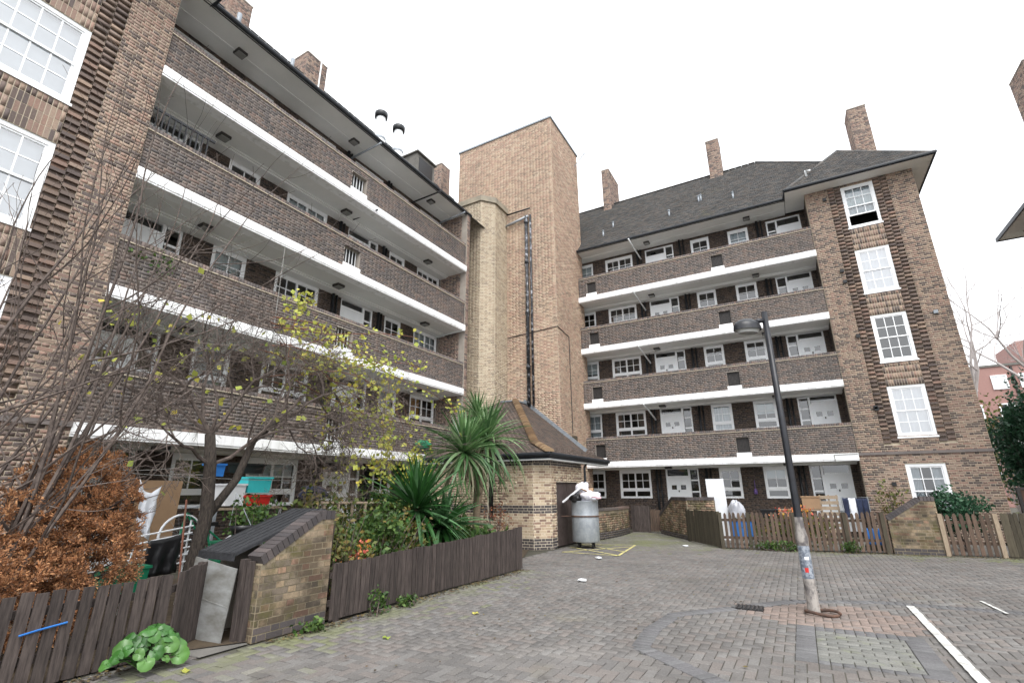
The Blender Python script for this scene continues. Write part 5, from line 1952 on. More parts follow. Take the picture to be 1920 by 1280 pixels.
for a, b in zip(main, main[1:]):
    for k in range(6):
        lv += [a + (b - a) * random.random() + rv(0.16) for _ in range(2)]
sh = [Vector(p) for p in ((-8.0, 5.6, 4.0), (-8.1, 5.7, 4.7), (-8.1, 5.8, 5.15), (-8.1, 6.0, 5.3))]
mb.tube(sh, 0.008, 4)
lv += [sh[2] + rv(0.3) for _ in range(26)] + [sh[3] + rv(0.25) for _ in range(14)]
for x, y, z0_, z1_ in ((-8.1, 8.3, 4.2, 2.0), (-8.1, 7.4, 4.2, 2.2), (-7.6, 8.0, 3.2, 1.2), (-8.0, 6.6, 4.3, 2.6), (-7.7, 8.9, 2.4, 1.5)):
    q = [Vector((x, y, z0_ + (z1_ - z0_) * i / 7)) + rv(0.06) for i in range(8)]
    mb.tube(q, 0.006, 4)
    for i in q:
        lv += [i + rv(0.17) for _ in range(7)]
for k in range(60):
    lv.append(Vector((-8.0 + random.uniform(-0.5, 0.4), random.uniform(2.7, 5.6), random.uniform(2.6, 4.6))))
lv += [Vector((-7.6, random.uniform(6.6, 9.2), random.uniform(1.7, 2.6))) for _ in range(70)]
mb.build('cane', 'twig_r', vn)
leaf_cloud('leaves', lv, 0.05, 'lf_yellow', vn, 0.08, 2, True)

# ---- tall bare shrub at the left edge
random.seed(5)
bsb = thing('bare_shrub', 'tall leafless shrub with long upright stems at the left edge', 'shrub', (-7.2, 1.9, 0))
mb = MB()
for k in range(24):
    y0 = random.uniform(0.9, 2.2)
    p = Vector((-7.2 + random.uniform(-0.35, 0.35), y0, 0.0))
    d = Vector((random.uniform(-0.2, 0.15), random.uniform(-0.1, 0.42), 1))
    grow(mb, p, d, random.uniform(3.0, 5.0), random.uniform(0.016, 0.03), 2, 0.10, (2, 4), 0.42, 0.05, None, 8, 5)
mb.build('stems', 'twig', bsb)

# ---- dead conifer, orange-brown: sprays over lumpy boughs
random.seed(9)
dc = thing('dead_conifer', 'bushy dead conifer with orange-brown sprays behind the near fence', 'shrub', (-7.2, 2.8, 0))
mb = MB()
mb.tube([(-7.25, 2.75, 0), (-7.25, 2.75, 1.7)], [0.07, 0.02], 6)
for k in range(70):
    z = random.uniform(0.25, 1.6)
    a = random.uniform(0, 6.28)
    L = random.uniform(0.3, 0.75)
    mb.tube([(-7.25, 2.75, z), (-7.25 + L * math.cos(a), 2.75 + L * math.sin(a), z + 0.25)], [0.014, 0.004], 4)
mb.build('stems', 'twig', dc)
lobes = [(-7.25, 2.78, 1.45, 0.62), (-7.15, 2.95, 1.3, 0.45), (-7.25, 2.35, 1.05, 0.55), (-6.95, 2.75, 0.85, 0.55), (-6.9, 2.2, 0.62, 0.5), (-7.25, 2.8, 1.8, 0.34), (-7.05, 2.95, 0.8, 0.45), (-6.85, 1.75, 0.75, 0.55), (-7.2, 1.7, 1.0, 0.5), (-6.75, 2.5, 0.55, 0.4)]
V, Q = [], []
for (x, y, z, r) in lobes:
    for k in range(int(150 * r / 0.5)):
        u = rv(1)
        while u.length > 1 or u.length < 0.1:
            u = rv(1)
        u.normalize()
        tuft = Vector((x, y - 0.14, z)) + u * r * random.uniform(0.72, 1.04)
        if tuft.z < 0.1:
            continue
        out0 = (u + Vector((0, 0, 0.45)) + rv(0.35)).normalized()
        tr_ = random.uniform(0.05, 0.10)
        for m_ in range(random.randint(50, 85)):
            out = (out0 + rv(0.7)).normalized()
            c = tuft + out * tr_ * random.uniform(0.2, 1.25)
            t = (out + rv(0.8)).normalized()
            b = t.cross(rv(1)).normalized()
            s = random.uniform(0.012, 0.034)
            w = 0.0045 * random.uniform(0.7, 1.5)
            o = len(V)
            V += [c - b * w, c + b * w, c + t * s + b * w, c + t * s - b * w]
            Q.append((o, o + 1, o + 2, o + 3))
stuff(quad_mesh('foliage', [tuple(v) for v in V], Q, ['lf_brown'], dc))


# ---- palms: long blades, each one its own piece
def blade(L, w, droop, mk, n=7):
    mb = MB()
    vs, fs = [], []
    for i in range(n + 1):
        t = i / n
        x = L * (t - droop * 0.25 * t ** 3)
        z = -L * droop * t ** 2.2 * 0.7
        hw = w * (0.6 + 0.4 * min(1, t * 4)) * (1 - t ** 2.2)
        vs += [(x, -hw, z + hw * 0.35), (x, 0, z), (x, hw, z + hw * 0.35)]
    for i in range(n):
        a = 3 * i
        fs += [(a, a + 3, a + 4, a + 1), (a + 1, a + 4, a + 5, a + 2)]
    mb.add(vs, fs)
    me = bpy.data.meshes.new('leaf')
    me.from_pydata(mb.v, [], mb.f)
    me.materials.append(M[mk])
    me.polygons.foreach_set('use_smooth', [True] * len(fs))
    return me


def head(parent, c, n, L, w, mk, lo=-0.9, hi=1.4, dry='lf_palm_dry', drop=1.0, seed=1):
    rnd = random.Random(seed)
    ms = [blade(L * k, w, dr, mk) for k, dr in ((1.0, 0.25 * drop), (0.92, 0.5 * drop), (1.05, 0.8 * drop), (0.8, 0.1))]
    dm = [blade(L * 0.95, w * 0.8, 0.6, dry)] if dry else ms
    for i in range(n):
        f = (i + 0.5) / n
        el = lo + (hi - lo) * f ** 0.85 + rnd.uniform(-0.15, 0.15)
        az = i * 2.39996 + rnd.uniform(-0.25, 0.25)
        me = ms[2] if el < 0.1 else rnd.choice(ms[:2]) if el < 0.9 else ms[3]
        if el < -0.35 and rnd.random() < 0.6 and dry:
            me = dm[0]
        o = link('leaf', me, parent)
        o.location = Vector(c) + Vector((rnd.uniform(-0.03, 0.03), rnd.uniform(-0.03, 0.03), 0.12 * f))
        o.rotation_euler = (rnd.uniform(-0.5, 0.5), -el, az)
        s = rnd.uniform(0.82, 1.12)
        o.scale = (s, s, s)


def palm(label, base, bends, tops, seed):
    t = thing('cabbage_palm', label, 'palm', base, 'cabbage palms and spiky clumps by the board fence')
    mb = MB()
    for pts, r in bends:
        mb.tube(pts, r, 10)
    mb.build('trunk', 'palmtrunk', t, True)
    for k, (c, n, L, w, dp) in enumerate(tops):
        head(t, c, n, L, w, 'lf_palm', -0.95, 1.35, drop=dp, seed=seed + k)
    return t


palm('tall cabbage palm with drooping blades against the buff bin store', (-7.15, 10.75, 0),
     [([(-7.15, 10.75, 0), (-7.17, 10.8, 0.9), (-7.15, 10.95, 1.8), (-7.2, 11.25, 2.8)], [0.1, 0.085, 0.08, 0.07]), ([(-7.15, 10.9, 1.5), (-7.1, 10.35, 2.0), (-6.97, 9.95, 2.45)], [0.07, 0.06, 0.055])],
     [((-7.2, 11.3, 2.85), 150, 1.5, 0.04, 1.2), ((-6.95, 9.9, 2.45), 150, 1.45, 0.042, 1.0)], 3)
palm('small cabbage palm head rising behind the tall palm', (-7.9, 11.9, 0), [([(-7.9, 11.9, 0), (-7.9, 11.9, 3.3)], [0.09, 0.07])], [((-7.9, 11.9, 3.6), 120, 1.05, 0.03, 0.9)], 17)
yu = thing('yucca_clump', 'dark green yucca clump with broad stiff blades before the palms', 'yucca', (-6.9, 8.2, 0), 'cabbage palms and spiky clumps by the board fence')
mb = MB()
for p, q in (((-6.9, 8.2, 0), (-6.9, 8.2, 1.35)), ((-6.75, 8.5, 0), (-6.7, 8.55, 0.85))):
    mb.tube([p, q], [0.07, 0.06], 8)
mb.build('trunk', 'palmtrunk', yu, True)
head(yu, (-6.9, 8.2, 1.2), 160, 1.4, 0.05, 'lf_yucca', -0.7, 1.4, None, 0.5, 40)
head(yu, (-6.6, 8.7, 0.85), 110, 1.1, 0.042, 'lf_yucca', -0.9, 1.2, None, 0.9, 41)


# ---- leafy shrubs along the fence
def shrub(label, c, r, mk, n, leaf, stems=8, seed=1, name='shrub', cat='shrub', group=None, twig='twig', per=3):
    random.seed(seed)
    t = thing(name, label, cat, (c[0], c[1], 0), group)
    mb = MB()
    pts = []
    for k in range(stems):
        d = Vector((random.uniform(-1, 1) * r[0], random.uniform(-1, 1) * r[1], c[2] + r[2] * random.uniform(0.2, 0.9)))
        p0 = Vector((c[0] + random.uniform(-0.1, 0.1), c[1] + random.uniform(-0.1, 0.1), 0))
        q = [p0, p0 + d * 0.5 + rv(0.06), p0 + d]
        mb.tube(q, [0.012, 0.008, 0.004], 4)
    mb.build('stems', twig, t)
    while len(pts) < n:
        u = rv(1)
        if u.length > 1 or u.length < 0.45:
            continue
        k = 1 + 0.22 * math.sin(5 * u.x + seed) + 0.2 * math.sin(6 * u.y + 2 * seed) + 0.15 * math.sin(7 * u.z)
        p = Vector((c[0] + u.x * r[0] * k, c[1] + u.y * r[1] * k, c[2] + u.z * r[2] * k))
        if p.z > 0.05:
            pts.append(p)
    leaf_cloud('foliage', pts, leaf, mk, t, leaf * 1.5, per)
    return t


G1 = 'garden shrubs behind the board fence'
shrub('green leafy shrub behind the board fence beside the bunker', (-6.25, 6.4, 0.75), (0.5, 0.75, 0.6), 'lf_green', 420, 0.05, 10, 51, group=G1)
shrub('loose yellow-green shrub just above the bunker roof', (-7.6, 6.6, 1.15), (0.5, 0.9, 0.6), 'lf_mix', 320, 0.055, 10, 52, group=G1)
shrub('mixed shrub with russet tips under the trailing vine', (-6.6, 7.3, 0.75), (0.5, 0.7, 0.6), 'lf_mix', 360, 0.042, 10, 53, group=G1)
shrub('twiggy shrub at the corner where board fence meets bunker', (-6.0, 5.5, 0.6), (0.35, 0.4, 0.6), 'lf_mix', 200, 0.045, 10, 54, group=G1)
shrub('low bright green plants at the foot of the tall palm', (-6.25, 9.35, 0.55), (0.5, 0.7, 0.38), 'lf_green', 260, 0.07, 6, 55, group=G1)
shrub('thin russet shrub against the bin store wall', (-6.35, 10.5, 0.85), (0.3, 0.42, 0.6), 'lf_red', 130, 0.03, 16, 56, group=G1)
shrub('dark foliage under the yucca clump', (-6.8, 8.8, 0.4), (0.5, 0.8, 0.4), 'lf_green', 260, 0.05, 6, 57, group=G1)
shrub('dense dark green shrub in the middle of the left garden', (-7.3, 6.2, 0.7), (0.6, 1.0, 0.65), 'lf_green', 520, 0.05, 10, 91, group=G1)
shrub('dark shrub mass between the vine and the yucca', (-7.4, 7.6, 0.9), (0.5, 0.8, 0.75), 'lf_green', 460, 0.05, 10, 92, group=G1)
shrub('thin twiggy shrub with few leaves beside the bunker back', (-6.1, 5.3, 0.95), (0.3, 0.35, 0.55), 'lf_mix', 90, 0.035, 26, 93, group=G1)
shrub('shaded leafy growth under the tall palm near the bin store', (-7.6, 9.9, 0.7), (0.6, 0.8, 0.6), 'lf_green', 360, 0.055, 8, 94, group=G1)
shrub('small bush trained on the fruit tree trunk', (-7.4, 4.9, 1.25), (0.25, 0.4, 0.3), 'lf_green', 160, 0.04, 5, 58, group=G1)
shrub('orange and yellow low plant at the fence near the bunker', (-5.95, 5.75, 0.6), (0.2, 0.3, 0.28), 'flower_r', 60, 0.04, 5, 59, group=G1)
shrub('rounded dark evergreen bush under the corner window', (3.55, 18.0, 1.05), (0.55, 0.6, 0.52), 'lf_dark', 900, 0.05, 8, 60, group='plants along the right block')
shrub('climbing shrub with thin yellow-green leaves on the corner wall', (2.5, 20.3, 1.1), (0.35, 0.25, 0.75), 'lf_mix', 120, 0.05, 10, 61, group='plants along the right block')
shrub('weedy flower bed behind the russet picket fence', (-0.5, 17.3, 0.5), (1.2, 0.4, 0.45), 'lf_mix', 520, 0.05, 18, 62, group='plants along the right block')
shrub('pink and red flowering plants before the right block', (-0.2, 17.9, 0.85), (0.55, 0.3, 0.3), 'flower_r', 110, 0.045, 10, 63, group='plants along the right block')
shrub('green weeds growing out under the russet fence left of the lamp post', (-0.7, 16.05, 0.1), (0.6, 0.12, 0.16), 'lf_green', 150, 0.035, 3, 64, group='plants along the right block')
shrub('green weeds at the fence post left of the sloping bunker wall', (0.95, 16.3, 0.12), (0.25, 0.12, 0.2), 'lf_green', 70, 0.035, 3, 65, group='plants along the right block')
shrub('balcony pot plant trailing green leaves beside the wing of the left block', (-10.95, 4.3, 6.15), (0.25, 0.5, 0.35), 'lf_green', 150, 0.05, 4, 66, group='balcony plants')
wd = [((-5.28, 5.55, 0.16), 'weed tuft at the foot of the dark board fence'), ((-5.3, 6.15, 0.05), 'low weed by the board fence further along'), ((-5.35, 4.55, 0.04), 'moss and weed tuft at the bunker wall foot')]
for k, (c, lab) in enumerate(wd):
    shrub(lab, c, (0.1, 0.16, c[2]), 'lf_green', 40, 0.035, 4, 70 + k, 'weed', 'weed', 'weeds along the paving edge')

def litter(label, a, b, n, spread, seed):  # along fence feet the brown leaves imitate contact shade by their colour
    random.seed(seed)
    pts = []
    for _ in range(n):
        t = random.random()
        e = abs(random.gauss(0, spread))
        d = Vector((b[0] - a[0], b[1] - a[1], 0)).normalized()
        q = Vector((d.y, -d.x, 0)) * e
        pts.append((a[0] + (b[0] - a[0]) * t + q.x, a[1] + (b[1] - a[1]) * t + q.y, 0.014))
    V, Q = [], []
    for p in pts:
        an, s_ = random.uniform(0, 6.28), random.uniform(0.008, 0.03)
        u, v = Vector((math.cos(an), math.sin(an), 0)), Vector((-math.sin(an), math.cos(an), 0))
        c = Vector(p)
        o = len(V)
        V += [c - u * s_, c + v * s_ * 0.6 + Vector((0, 0, 0.008)), c + u * s_ + Vector((0, 0, 0.004)), c - v * s_ * 0.6]
        Q.append((o, o + 1, o + 2, o + 3))
    ob = quad_mesh('leaf_litter', [tuple(v) for v in V], Q, ['litter'])
    tag(ob, label, 'litter', None, 'stuff')


M['litter'] = leaf_mat('leaf_litter', [(70, 58, 46), (96, 80, 60), (54, 46, 40), (120, 104, 66), (84, 78, 52)], 0.9, 0.1)
litter('brown leaf litter added as contact darkening along the foot of the dark board fence', (-5.46, 4.0), (-5.38, 9.95), 900, 0.10, 101)
litter('leaf litter added as contact darkening along the foot of the near picket fence', (-5.92, 0.5), (-5.90, 3.3), 420, 0.09, 102)
litter('leaf litter and dirt added as contact darkening along the foot of the russet fence', (-2.2, 15.96), (6.5, 16.95), 900, 0.12, 103)
litter('scattered small leaves over the open paving', (-4.6, 4.0), (-2.5, 13.5), 160, 1.6, 104)

# ---- broad-leaved plant at bottom left: every leaf its own piece
random.seed(77)
bg_ = thing('bergenia', 'glossy broad-leaved green plant growing at the foot of the near picket fence', 'plant', (-5.62, 2.85, 0))
lm = []
for k in range(3):
    mb = MB()
    n, m = 5, 10
    vs, fs = [(0, 0, 0)], []
    for i in range(1, n + 1):
        for j in range(m + 1):
            a = math.pi * (0.06 + 1.88 * j / m) - math.pi
            r = i / n * (0.066 + 0.012 * k)
            w = 1 + 0.12 * math.cos(a)
            vs.append((0.07 + r * 0.95 * math.cos(a), r * 0.98 * math.sin(a), abs(r * math.sin(a)) * 0.35 -0.35 * r * r / 0.1 + 0.012 * math.sin(4 * a + k) * (i / n)))
    for j in range(m):
        fs.append((0, 1 + j, 2 + j))
    for i in range(n - 1):
        for j in range(m):
            a = 1 + i * (m + 1) + j
            fs.append((a, a + m + 1, a + m + 2, a + 1))
    mb.add(vs, fs)
    me = bpy.data.meshes.new('leaf')
    me.from_pydata(mb.v, [], mb.f)
    me.materials.append(M['lf_berg'])
    me.polygons.foreach_set('use_smooth', [True] * len(fs))
    lm.append(me)
stalks = MB()
for k in range(52):
    a = k * 2.4
    rr = 0.04 + 0.30 * (k / 52) ** 0.7
    el = 1.05 - 1.0 * (k / 52) + random.uniform(-0.2, 0.2)
    p0 = Vector((-5.63, 2.86, 0.02))
    p = Vector((-5.60 + rr * 0.55 * math.cos(a), 2.87 + rr * 0.95 * math.sin(a), 0.10 + 0.24 * (1 - k / 52) + random.uniform(-0.03, 0.06)))
    stalks.tube([p0, (p0 + p) / 2 + Vector((0, 0, 0.05)), p], 0.006, 4)
    o = link('leaf', lm[k % 3], bg_)
    rad_ = Vector((math.cos(a), math.sin(a), 0))
    nz = (Vector((0.5, -0.35, 0.8)) + rad_ * 0.7 + rv(0.5)).normalized()
    ax_ = rad_ + Vector((0, 0, 0.35)) + rv(0.2)
    ax_ = (ax_ - nz * ax_.dot(nz)).normalized()
    ay_ = nz.cross(ax_)
    o.rotation_euler = Matrix((ax_, ay_, nz)).transposed().to_euler()
    o.location = p - ax_ * 0.03
    s = random.uniform(0.6, 1.0)
    o.scale = (s, s, s)
stalks.build('stalks', 'lf_berg', bg_)
mb = MB()
mb.tube([(-5.90, 1.98, 0.46), (-5.895, 2.1, 0.48), (-5.90, 2.3, 0.5)], 0.008, 5)
tag(mb.build('rope', 'p_blue'), 'short blue rope tied across two pickets of the near fence', 'rope')

# ================================================================== THINGS IN THE LEFT GARDEN


def drape(label, pts0, pts1, mk, name='washing', cat='washing', sag=0.05, n=14):
    """cloth hanging between two edges, given as top and bottom polylines"""
    mb = MB()
    vs, fs = [], []
    for i in range(n + 1):
        t = i / n
        a = Vector(pts0[0]).lerp(Vector(pts0[1]), t)
        b = Vector(pts1[0]).lerp(Vector(pts1[1]), t)
        a.z -= sag * 4 * t * (1 - t)
        for j in range(9):
            u = j / 8
            p = a.lerp(b, u)
            p.x += 0.03 * math.sin(i * 1.1 + j * 0.3) * u
            p.y += 0.015 * math.sin(j * 1.7 + i)
            vs.append(p)
    for i in range(n):
        for j in range(8):
            a = i * 9 + j
            fs.append((a, a + 1, a + 10, a + 9))
    mb.add(vs, fs)
    ob = mb.build(name, mk, None, True)
    md = ob.modifiers.new('thick', 'SOLIDIFY')
    md.thickness = 0.004
    return tag(ob, label, cat)


drape('white cloth hanging in a swag from a line beside the dead conifer', ((-9.0, 4.02, 1.82), (-9.0, 4.34, 1.72)), ((-9.0, 4.1, 1.12), (-9.0, 4.32, 0.88)), 'cloth_w', sag=0.16)
mb = MB()
mb.obox((-9.6, 4.62, 1.15), (0, 0.34, 0), (0.01, 0, 0), (0.03, 0, 0.66))
tag(mb.build('plywood_board', 'card'), 'tan board standing behind the hanging white cloth', 'board')


def crate(label, c, s, mk, name='storage_box', cat='box', taper=0.92, lid=None):
    t = thing(name, label, cat, c)
    x, y, z = c
    a, b, h = s[0] / 2, s[1] / 2, s[2]
    mb = MB()
    k = taper
    mb.add([(x - a * k, y - b * k, z), (x + a * k, y - b * k, z), (x + a * k, y + b * k, z), (x - a * k, y + b * k, z), (x - a, y - b, z + h), (x + a, y - b, z + h), (x + a, y + b, z + h), (x - a, y + b, z + h)], MB.BF)
    mb.build('body', mk, t)
    mb = MB()
    mb.box(x - a - 0.02, x + a + 0.02, y - b - 0.02, y + b + 0.02, z + h + 0.001, z + h + 0.035)
    mb.build('rim', lid or mk, t)
    return t


crate('turquoise plastic storage box stacked in the left garden', (-9.4, 6.2, 1.60), (0.42, 0.5, 0.26), 'p_teal')
crate('white plastic storage box left of the turquoise one', (-9.4, 5.75, 1.37), (0.4, 0.36, 0.36), 'p_white')
crate('red plastic tub under the turquoise box', (-9.4, 6.2, 1.36), (0.4, 0.55, 0.16), 'p_red')
crate('blue plastic bin behind the fruit tree trunk', (-9.7, 5.55, 1.9), (0.3, 0.25, 0.2), 'p_blue')
st_ = thing('shelf_stand', 'grey slatted stand carrying the coloured boxes in the left garden', 'stand', (-9.4, 6.1, 0))
for x, y in ((-9.62, 5.4), (-9.62, 6.7), (-9.18, 5.4), (-9.18, 6.7)):
    mb = MB()
    mb.box(x - 0.02, x + 0.02, y - 0.02, y + 0.02, 0.02, 1.3)
    mb.build('leg', 'steel', st_)
mb = MB()
mb.box(-9.65, -9.15, 5.36, 6.74, 1.3, 1.335)
mb.build('top', 'wood_pl', st_)
crate('dark lidded box on the left garden wall side', (-9.9, 6.25, 1.98), (0.3, 0.8, 0.16), 'p_black')
# closed navy parasol lying over the rail
mb = lump((-9.2, 7.45, 1.58), 0.2, 'cloth_n', 44, (0.6, 1.7, 0.75))
tag(mb.build('navy_cover', 'cloth_n', None, True), 'navy blue cover draped beside the white door in the left garden', 'cover')
# bicycle leaning near the trunk
bi = thing('bicycle', 'old bicycle with pale wheels propped behind the fruit tree', 'bicycle', (-8.4, 4.8, 0))


def wheel(c, r, parent):
    pts = [(c[0], c[1] + r * math.cos(a), c[2] + r * math.sin(a)) for a in [2 * math.pi * k / 28 for k in range(29)]]
    mb = MB()
    mb.tube(pts, 0.018, 6, 0, False)
    for k in range(14):
        a = 2 * math.pi * k / 14
        mb.tube([c, (c[0], c[1] + r * math.cos(a), c[2] + r * math.sin(a))], 0.002, 3, 1, False)
    mb.build('wheel', ['p_white', 'steel'], parent)


wheel((-8.4, 4.45, 0.98), 0.3, bi)
wheel((-8.4, 5.4, 0.62), 0.32, bi)
mb = MB()
A, B, Cc, D = Vector((-8.4, 5.4, 0.62)), Vector((-8.4, 5.0, 0.58)), Vector((-8.4, 4.85, 1.05)), Vector((-8.4, 4.5, 1.3))
for p, q in ((A, B), (B, Cc), (Cc, A), (Cc, D), (B, D), (D, Vector((-8.4, 4.45, 0.98)))):
    mb.tube([p, q], 0.016, 6)
mb.build('frame', 'p_green', bi)
mb = MB()
mb.obox((-8.4, 4.87, 1.12), (0.06, 0, 0), (0, 0.12, 0), (0, 0, 0.03))
mb.build('saddle', 'p_black', bi)
mb = MB()
mb.tube([(-8.65, 4.52, 1.4), (-8.4, 4.46, 1.38), (-8.15, 4.52, 1.4)], 0.014, 6)
mb.build('handlebar', 'steel', bi)
# folding clothes airer, garden chair and tubs between fence and block
ar = thing('clothes_airer', 'white folding clothes airer with dark clothes behind the near fence', 'airer', (-8.3, 3.9, 0))
for k in range(6):
    mb = MB()
    z = 0.5 + k * 0.1
    mb.tube([(-8.3, 3.75, z), (-8.25, 4.55, z + 0.12)], 0.012, 5)
    mb.build('rail', 'p_white', ar)
for y in (3.78, 4.5):
    mb = MB()
    mb.tube([(-8.3, y, 0.03), (-8.28, y + 0.02, 1.2)], 0.014, 5)
    mb.build('leg', 'p_white', ar)
drape('black garment hung on the white airer behind the near fence', ((-8.25, 3.95, 0.95), (-8.22, 4.4, 1.02)), ((-8.25, 3.95, 0.45), (-8.22, 4.4, 0.48)), 'p_black', 'garment', 'garment', 0.02)
tb_ = thing('garden_table', 'weathered slatted garden table under the hanging white cloth', 'table', (-8.6, 3.5, 0))
for k in range(5):
    mb = MB()
    mb.box(-8.9 + k * 0.1, -8.81 + k * 0.1, 3.1, 3.95, 0.76, 0.785)
    mb.build('slat', 'wood_gr', tb_)
for x, y in ((-8.87, 3.15), (-8.87, 3.9), (-8.43, 3.15), (-8.43, 3.9)):
    mb = MB()
    mb.box(x - 0.02, x + 0.02, y - 0.02, y + 0.02, 0.02, 0.758)
    mb.build('leg', 'steel', tb_)
crate('green plastic tub behind the near fence', (-7.9, 3.55, 0.3), (0.4, 0.45, 0.35), 'p_green')
crate('dark green watering tub behind the bunker', (-8.0, 4.95, 0.35), (0.3, 0.3, 0.5), 'p_green', 'water_butt', 'tub')
hb = thing('hanging_basket', 'dark bowl planter hung on the fruit tree trunk', 'planter', (-7.35, 4.75, 1.1))
mb = MB()
mb.lathe((-7.35, 4.78, 0.98), [(0.0, 0), (0.12, 0.02), (0.17, 0.09), (0.19, 0.16), (0.17, 0.16)], 16)
mb.build('bowl', 'p_black', hb, True)
mb = MB()
for a in (0, 2.1, 4.2):
    mb.tube([(-7.35 + 0.18 * math.cos(a), 4.78 + 0.18 * math.sin(a), 1.14), (-7.45, 4.66, 1.6)], 0.004, 4)
mb.build('chain', 'steel', hb)
# washing lines and a bamboo pole
for k, (a, b) in enumerate((((-10.8, 3.9, 2.1), (-7.6, 4.3, 2.05)), ((-9.2, 2.6, 2.0), (-8.6, 8.9, 1.9)))):
    mb = MB()
    a, b = Vector(a), Vector(b)
    mb.tube([a.lerp(b, i / 8) - Vector((0, 0, 0.12 * 4 * (i / 8) * (1 - i / 8))) for i in range(9)], 0.004, 4)
    tag(mb.build('washing_line', 'lens'), ['thin washing line from the left block to the fruit tree', 'thin washing line running along the left garden'][k], 'line')
mb = MB()
mb.tube([(-7.3, 4.0, 0.02), (-8.2, 4.35, 1.5)], 0.014, 6)
tag(mb.build('garden_cane', 'twig_r'), 'slanting brown garden cane left of the fruit tree trunk', 'cane')
rl = thing('garden_rail', 'low wooden rail just above the bunker roof', 'railing', (-7.2, 7.2, 0))
mb = MB()
mb.tube([(-7.4, 6.2, 1.42), (-7.4, 8.0, 1.38)], 0.025, 6)
mb.build('top_rail', 'wood_pl', rl)
for k in range(6):
    mb = MB()
    mb.box(-7.42, -7.38, 6.25 + k * 0.33, 6.29 + k * 0.33, 0.02, 1.40)
    mb.build('baluster', 'wood_pl', rl)
tag(lump((-10.72, 12.9, 3.1), 0.22, 'p_green', 91, (0.5, 1.6, 0.6)).build('green_cover', 'p_green', None, True), 'bright green cover on the first balcony above the palms', 'cover')

# ================================================================== THINGS BEFORE THE RIGHT BLOCK
mb = MB()
mb.obox((-2.52, 18.6, 0.98), (0.29, 0.0, 0), (0, 0.02, 0), (-0.03, 0.05, 0.98))
tag(mb.build('white_board', 'p_white'), 'large blank white board standing behind the russet fence', 'board')
tag(lump((-1.95, 18.4, 0.9), 0.3, 'bag_clear', 92, (0.75, 0.7, 1.15)).build('plastic_sack', 'bag_clear', None, True), 'translucent plastic sack right of the white board', 'sack')
crate('blue plastic crate seen through the russet fence under the white board', (-1.7, 17.1, 0.25), (0.7, 0.4, 0.45), 'p_blue')
pl_ = thing('wooden_pallet', 'wooden pallet standing on end by the white corner door', 'pallet', (0.62, 18.5, 0))
for k in range(7):
    mb = MB()
    mb.box(0.45, 0.95, 18.5, 18.52, 0.35 + k * 0.16, 0.45 + k * 0.16)
    mb.build('slat', 'wood_pl', pl_)
for x in (0.46, 0.69, 0.90):
    mb = MB()
    mb.box(x, x + 0.04, 18.521, 18.6, 0.05, 1.43)
    mb.build('bearer', 'wood_pl', pl_)
crate('cardboard box lying on boards left of the wooden pallet', (0.22, 18.5, 1.02), (0.48, 0.4, 0.34), 'card', 'cardboard_box', 'box', 1.0, 'card')
sh_ = thing('plank_shelf', 'pale plank shelf under the cardboard box', 'shelf', (0.1, 18.5, 0))
mb = MB()
mb.box(-0.25, 0.5, 18.3, 18.75, 0.97, 1.01)
mb.build('plank', 'wood_pl', sh_)
for x in (-0.2, 0.43):
    mb = MB()
    mb.box(x, x + 0.05, 18.35, 18.7, 0.015, 0.969)
    mb.build('trestle', 'wood_pl', sh_)
rk = thing('clothes_rack', 'small clothes rail hung with washing before the corner door', 'clothes rail', (1.35, 18.3, 0))
mb = MB()
mb.tube([(1.02, 18.3, 0.02), (1.02, 18.3, 1.36), (1.68, 18.3, 1.36), (1.68, 18.3, 0.02)], 0.012, 6)
mb.build('rail', 'steel', rk)
for k, (x0_, x1_, zt, zb, mk, lab) in enumerate(((1.04, 1.18, 1.35, 0.78, 'cloth_n', 'navy garment at the left end of the clothes rail'), (1.19, 1.36, 1.34, 0.72, 'cloth_w', 'white shirt in the middle of the clothes rail'), (1.37, 1.52, 1.34, 0.75, 'cloth_n', 'navy garment right of the white shirt on the clothes rail'), (1.53, 1.66, 1.34, 0.8, 'cloth_n', 'dark garment at the right end of the clothes rail'))):
    o = drape(lab, ((x0_, 18.27, zt), (x1_, 18.27, zt)), ((x0_ - 0.02, 18.27, zb), (x1_ + 0.02, 18.27, zb + 0.03)), mk, 'garment', 'garment', 0.01, 8)
for k, lab in enumerate(('leftmost blue water bottle seen through the fence by the sloping bunker', 'middle blue water bottle seen through the fence by the sloping bunker', 'rightmost blue water bottle seen through the fence by the sloping bunker')):
    mb = MB()
    mb.lathe((1.42 + k * 0.13, 17.2, 0.15), [(0.0, 0), (0.045, 0.0), (0.05, 0.03), (0.05, 0.3), (0.02, 0.38), (0.02, 0.42), (0.0, 0.42)], 12)
    tag(mb.build('water_bottle', 'p_blue', None, True), lab, 'bottle', 'blue bottles behind the picket fence')
mb = MB()
mb.box(1.30, 1.80, 17.1, 17.3, 0.015, 0.149)
tag(mb.build('bottle_crate', 'wood_gr'), 'low wooden crate carrying the blue water bottles', 'crate')
crate('black planter tub among flowers before the right block', (-0.95, 18.2, 0.75), (0.5, 0.3, 0.22), 'p_black', 'planter', 'planter')
crate('wooden planter trough under the right block windows', (-0.35, 18.3, 0.78), (0.7, 0.3, 0.2), 'wood_pl', 'planter', 'planter')
mb = MB()
mb.tube([(-1.55, Y0 + 1.29, 1.95), (-1.55, Y0 + 1.29, 1.6)], 0.012, 5)
mb.lathe((-1.55, Y0 + 1.28, 1.42), [(0, 0), (0.06, 0.02), (0.07, 0.1), (0.05, 0.2), (0, 0.22)], 10)
tag(mb.build('hanging_ornament', mat('violet_glaze', (112, 86, 150), (96, 74, 132), 0.4, 5)), 'small violet ornament hung on the wall between ground-floor windows', 'ornament')

